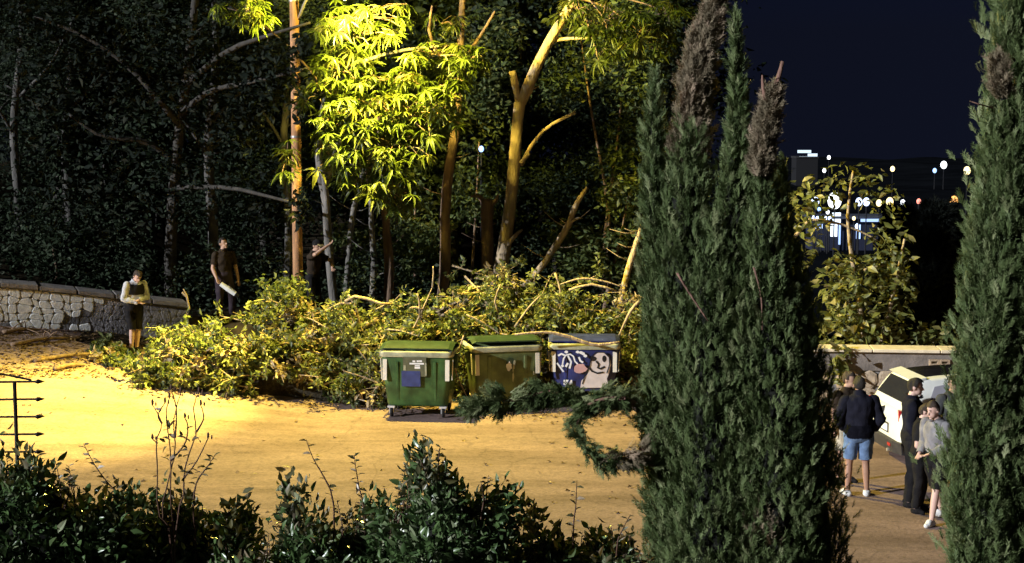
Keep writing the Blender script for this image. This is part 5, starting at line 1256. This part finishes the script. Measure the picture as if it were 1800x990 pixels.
# 2 man with white sheet
def ex2(root, H2, s, tb, zs): pass
p2 = gfoot(396, 566, 32.0)
person('bearded man in dark brown shirt standing on the bank beside the mottled trunk', p2, R(30), 1.80,
       dict(lean=-3, head=(20, -8), armL=((.27, .03, 1.13), (.28, -.06, .88)), armR=((.25, -.02, 1.13), (.22, -.16, .92)), legL=((.13, -.05, .5), (.16, .0, .09)), legR=((.10, .02, .5), (.12, .08, .09))),
       [('shirt', M['c_brownblack'], TS, .02), ('trousers', M['c_purple'], {'pelvis': (-9, 9), 'torso': (-1, .04), **TR}, .024), ('shoes', M['c_black'], SHOE, .01), ('neck_scarf', M['c_white'], {'neck': (-2, .5)}, .016)], M['skin1'], M['hair'])
wp = at(401, 507, 31.62)
root = empty('white_sheet', wp, 'white rolled sheet held at the hip by the bearded man', 'sheet')
b = MB(); b.tube([at(388, 499, 31.6), at(401, 508, 31.6), at(414, 517, 31.6)], [.05, .06, .055], 10); b.build('roll', M['white'], root, world=True)
b = MB(); b.tube([at(414, 517, 31.6), at(419, 521, 31.6)], [.058, .03], 10); b.build('dark_tip', M['black'], root, world=True)
# 3 man with cap behind pole
def ex3(root, H2, s, tb, zs):
    c = H2((0, .005, .055)); b = MB()
    b.ell(c, (.092 * s, .108 * s, .075 * s), 16, 8); cap = b.build('cap', M['c_black'], root, True)
    MB().add([H2(q) for q in ((-.07, -.08, .055), (.07, -.08, .055), (.055, -.18, .04), (-.055, -.18, .04), (-.07, -.08, .065), (.07, -.08, .065), (.055, -.18, .048), (-.055, -.18, .048))], [(0, 1, 2, 3), (7, 6, 5, 4), (0, 4, 5, 1), (1, 5, 6, 2), (2, 6, 7, 3), (3, 7, 4, 0)]).build('cap_peak', M['c_yellow'], cap)
person('man in black shirt and yellow-peaked cap reaching for the trunk beside the pole', gfoot(551, 566, 31.95), R(70), 1.80,
       dict(lean=6, head=(-20, 10), arms_abs=1, armL=((.30, -.28, 1.30), (.12, -.40, 1.16)), armR=((.28, -.22, 1.48), (.10, -.42, 1.66)), legL=((.12, -.06, .5), (.14, 0, .09))),
       [('shirt', M['c_brownblack'], TS, .022), ('trousers', M['c_black'], {'pelvis': (-9, 9), 'torso': (-1, .04), **TR}, .024), ('shoes', M['c_black'], SHOE, .01)], M['skin1'], M['hair'], extras=ex3)
# right group
rg = 'people standing by the white car'
person('broad person seen from behind in black jacket and blue shorts with white shoes', gfoot(1507, 874), R(176), 1.76,
       dict(build=1.16, lean=3, head=(0, 6), legL=((.13, -.01, .5), (.15, .03, .09)), legR=((.11, -.01, .5), (.13, .02, .09)), armL=((.30, .02, 1.16), (.20, -.14, .98)), armR=((.30, .03, 1.15), (.24, -.12, .98)), toeL=25, toeR=18),
       [('jacket', M['c_navy'], LS, .036), ('shorts', M['c_blue'], {'pelvis': (-9, 9), 'torso': (-1, .04), 'thigh': (-1, .86)}, .036), ('shoes', M['c_white'], SHOE, .012)], M['skin2'], M['hair'], rg)
person('person mostly hidden behind the left shoulder of the one in blue shorts', gfoot(1484, 852), R(30), 1.72,
       dict(lean=2, head=(20, 5)), [('shirt', M['c_brownblack'], TS, .022), ('shorts', M['c_cream'], {'pelvis': (-9, 9), 'torso': (-1, .04), 'thigh': (-1, .9)}, .03), ('shoes', M['c_black'], SHOE, .012)], M['skin1'], M['hairbr'], rg)
person('tall man in plain black jacket and long black trousers by the car', gfoot(1601, 893), R(75), 1.86,
       dict(lean=-2, head=(0, 10), armL=((.26, .04, 1.13), (.26, -.02, .9)), armR=((.26, .03, 1.13), (.2, -.12, .95)), legL=((.10, -.02, .5), (.10, .03, .09)), legR=((.10, -.02, .5), (.10, .03, .09))),
       [('jacket', M['c_navy'], LS, .032), ('trousers', M['c_black'], {'pelvis': (-9, 9), 'torso': (-1, .04), 'thigh': (-1, 1.3), 'shin': (-.3, 1.3)}, .034), ('shoes', M['c_black'], SHOE, .012)], M['skinp'], M['hair'], rg)
person('shorter dark-clothed person in profile standing in front of the tall man', gfoot(1615, 904), R(60), 1.56,
       dict(lean=2, head=(10, 12), armL=((.24, -.06, 1.12), (.08, -.24, 1.08)), armR=((.24, .0, 1.12), (.12, -.22, 1.02))),
       [('coat', M['c_black'], {**TS, 'pelvis': (-9, 9)}, .032), ('trousers', M['c_black'], TR, .03), ('shoes', M['c_black'], SHOE, .012)], M['skinp'], M['hairbr'], rg)
person('bare-legged person in washed grey top and white shoes beside the right edge cypress', gfoot(1643, 922), R(-60), 1.70,
       dict(lean=4, head=(0, 14), legL=((.12, -.12, .5), (.13, -.20, .09)), legR=((.10, .08, .5), (.12, .26, .12)), armL=((.24, -.04, 1.14), (.10, -.22, 1.06)), armR=((.25, .02, 1.12), (.14, -.2, 1.0))),
       [('top', M['c_lightgrey'], LS, .03), ('shorts', M['c_black'], {'pelvis': (-9, 9), 'torso': (-1, .04), 'thigh': (-1, .95)}, .032), ('shoes', M['c_white'], SHOE, .012)], M['skinp'], M['hairbr'], rg)
person('dark figure at the car window half hidden by the right edge cypress', gfoot(1668, 868), R(20), 1.76,
       dict(lean=2, head=(-20, 8)), [('jacket', M['c_darkgrey'], LS, .03), ('trousers', M['c_black'], TR, .03), ('shoes', M['c_black'], SHOE, .012)], M['skin1'], M['hair'], rg)

# ------------------------------------------------------------------ far lights, lit pavilion, hillside buildings
E = {'w': emit('white lamp', (.9, .95, 1), 4), 'b': emit('bluish lamp', (.55, .68, 1), 3.2), 'y': emit('warm lamp', (1, .78, .38), 2.6), 'o': emit('orange lamp', (1, .45, .12), 2), 'r': emit('reddish lamp', (1, .3, .22), 1.6), 'blue': emit('blue lamp', (.3, .5, 1), 2.5)}
def far_lamp(px, py, d, key, rpx, lab):
    p = at(px, py, d); z0 = zf(p.x, d); root = empty('lamp_post', (p.x, d, z0), lab, 'lamp post', 'far lit lamp posts in the valley')
    h = max(.5, p.z - z0); r_ = rpx / ppm(d)
    b = MB(); b.tube([(0, 0, -.3), (0, 0, h - r_ * .8)], [.09, .06] if d > 60 else [.03, .02], 6); b.build('post', M['black'], root)
    b = MB(); b.ell((0, 0, h), (r_, r_, r_ * 1.25), 12, 8); b.build('globe', E[key], root, True)
L_ = [(1433, 355, 160, 'b', 7, 'leftmost bluish lamp of the low row beside the big cypress'), (1467, 353, 160, 'w', 12, 'largest white lamp above the lit pavilion'), (1510, 355, 165, 'b', 6, 'left lamp of the bluish close pair'), (1523, 355, 165, 'b', 6, 'right lamp of the bluish close pair'), (1545, 357, 170, 'y', 5, 'smaller warm lamp right of the bluish pair'), (1564, 355, 170, 'y', 6.5, 'larger warm lamp right of the bluish pair'), (1587, 356, 175, 'w', 4, 'small white lamp left of the red one'), (1615, 354, 175, 'r', 4, 'small reddish lamp over the dark conifers'), (1677, 353, 90, 'o', 7, 'orange lamp low beside the right edge cypress'), (1700, 300, 230, 'y', 6, 'warm lamp high beside the right edge cypress'), (1659, 290, 300, 'w', 5.5, 'white lamp high over the broad conifer'), (1643, 300, 300, 'blue', 3.5, 'tiny blue lamp next to the high white lamp'), (1449, 300, 260, 'w', 3, 'tiny white lamp above the bluish row'), (1569, 297, 260, 'y', 4, 'small warm lamp above the pair of warm lamps'), (1457, 277, 330, 'w', 3, 'tiny white lamp right of the hillside building')]
for a in L_: far_lamp(*a)
for i_, px_ in enumerate((1430, 1437, 1444, 1451, 1458)): far_lamp(px_, 383 + (i_ % 2), 168, 'b', 3.2, '%s of the string of small lamps along the pavilion eaves' % ['first', 'second', 'third', 'fourth', 'fifth'][i_])
far_lamp(1440, 368, 166, 'blue', 3, 'small blue lamp hanging under the leftmost bluish lamp'); far_lamp(1455, 373, 166, 'w', 3, 'small white lamp left below the largest lamp'); far_lamp(1501, 384, 166, 'y', 3, 'small warm lamp at the middle of the pavilion roof'); far_lamp(1507, 398, 166, 'b', 4, 'bluish lamp below the pavilion roof on its right half')
far_lamp(846, 262, 34.6, 'blue', 4.5, 'small blue-white lamp glinting among the trees behind the containers')
d = 170
o0 = at(1428, 432, d); o1 = at(1560, 380, d); gz = zf(o0.x + 2, d)
pav = empty('lit_pavilion', (o0.x, d, gz), 'small blue-white lit pavilion down in the valley beside the cypress', 'building')
w = o1.x - o0.x; h = at(1450, 384, d).z - gz
MB().box((w / 2, 2, h / 2), (w, 4, h)).build('wall', plain('pavilion wall', (.012, .016, .04), .8), pav)
MB().box((w / 2, 1.6, h + .14), (w + .8, 5.4, .26)).build('roof', plain('pavilion roof', (.05, .06, .09), .6), pav)
for px0, px1, py0, py1, k in ((1430, 1458, 380, 387, 'b'), (1463, 1478, 374, 392, 'w'), (1460, 1472, 394, 416, 'w'), (1474, 1478, 394, 430, 'b'), (1505, 1513, 395, 420, 'b'), (1513, 1552, 382, 390, 'b'), (1432, 1446, 394, 402, 'b')):
    a = at(px0, py1, d - .1) - pav.location; c = at(px1, py0, d - .1) - pav.location
    MB().box(((a.x + c.x) / 2, -.06, (a.z + c.z) / 2), (c.x - a.x, .1, c.z - a.z)).build('glow_panel', emit('pavilion glow', {'b': (.4, .58, 1), 'w': (.75, .86, 1)}[k], 1.6 if k == 'b' else 2.2), pav)  # glowing panels stand for windows, eaves lights and the lit canopy
d = 350
o0 = at(1400, 278, d); o1 = at(1438, 266, d); gz = zf(o0.x, d)
hb_ = empty('hillside_building', (o0.x, d, gz), 'white floodlit building on the dark hillside right of the cypress tip', 'building')
w = o1.x - o0.x; h = o1.z - gz
MB().box((w / 2, 3, h * .4), (w, 6, h * .8)).build('wall', plain('far wall', (.006, .006, .008), .8), hb_)
MB().box((w / 2, 3, h * .83), (w * 1.05, 6.4, h * .05)).build('roof', plain('far roof', (.02, .02, .022), .8), hb_)
for k, (x0, x1, y0, y1) in enumerate(((1402, 1426, 264, 269), (1420, 1437, 270, 277), (1405, 1420, 275, 278))):
    a = at(x0, y1, d - .2) - hb_.location; c = at(x1, y0, d - .2) - hb_.location
    MB().box(((a.x + c.x) / 2, -.1, (a.z + c.z) / 2), (c.x - a.x, .15, c.z - a.z)).build('glow_panel', emit('floodlit glow', (.7, .86, 1), 1.0), hb_)  # glowing panels imitate the floodlight falling on the white building
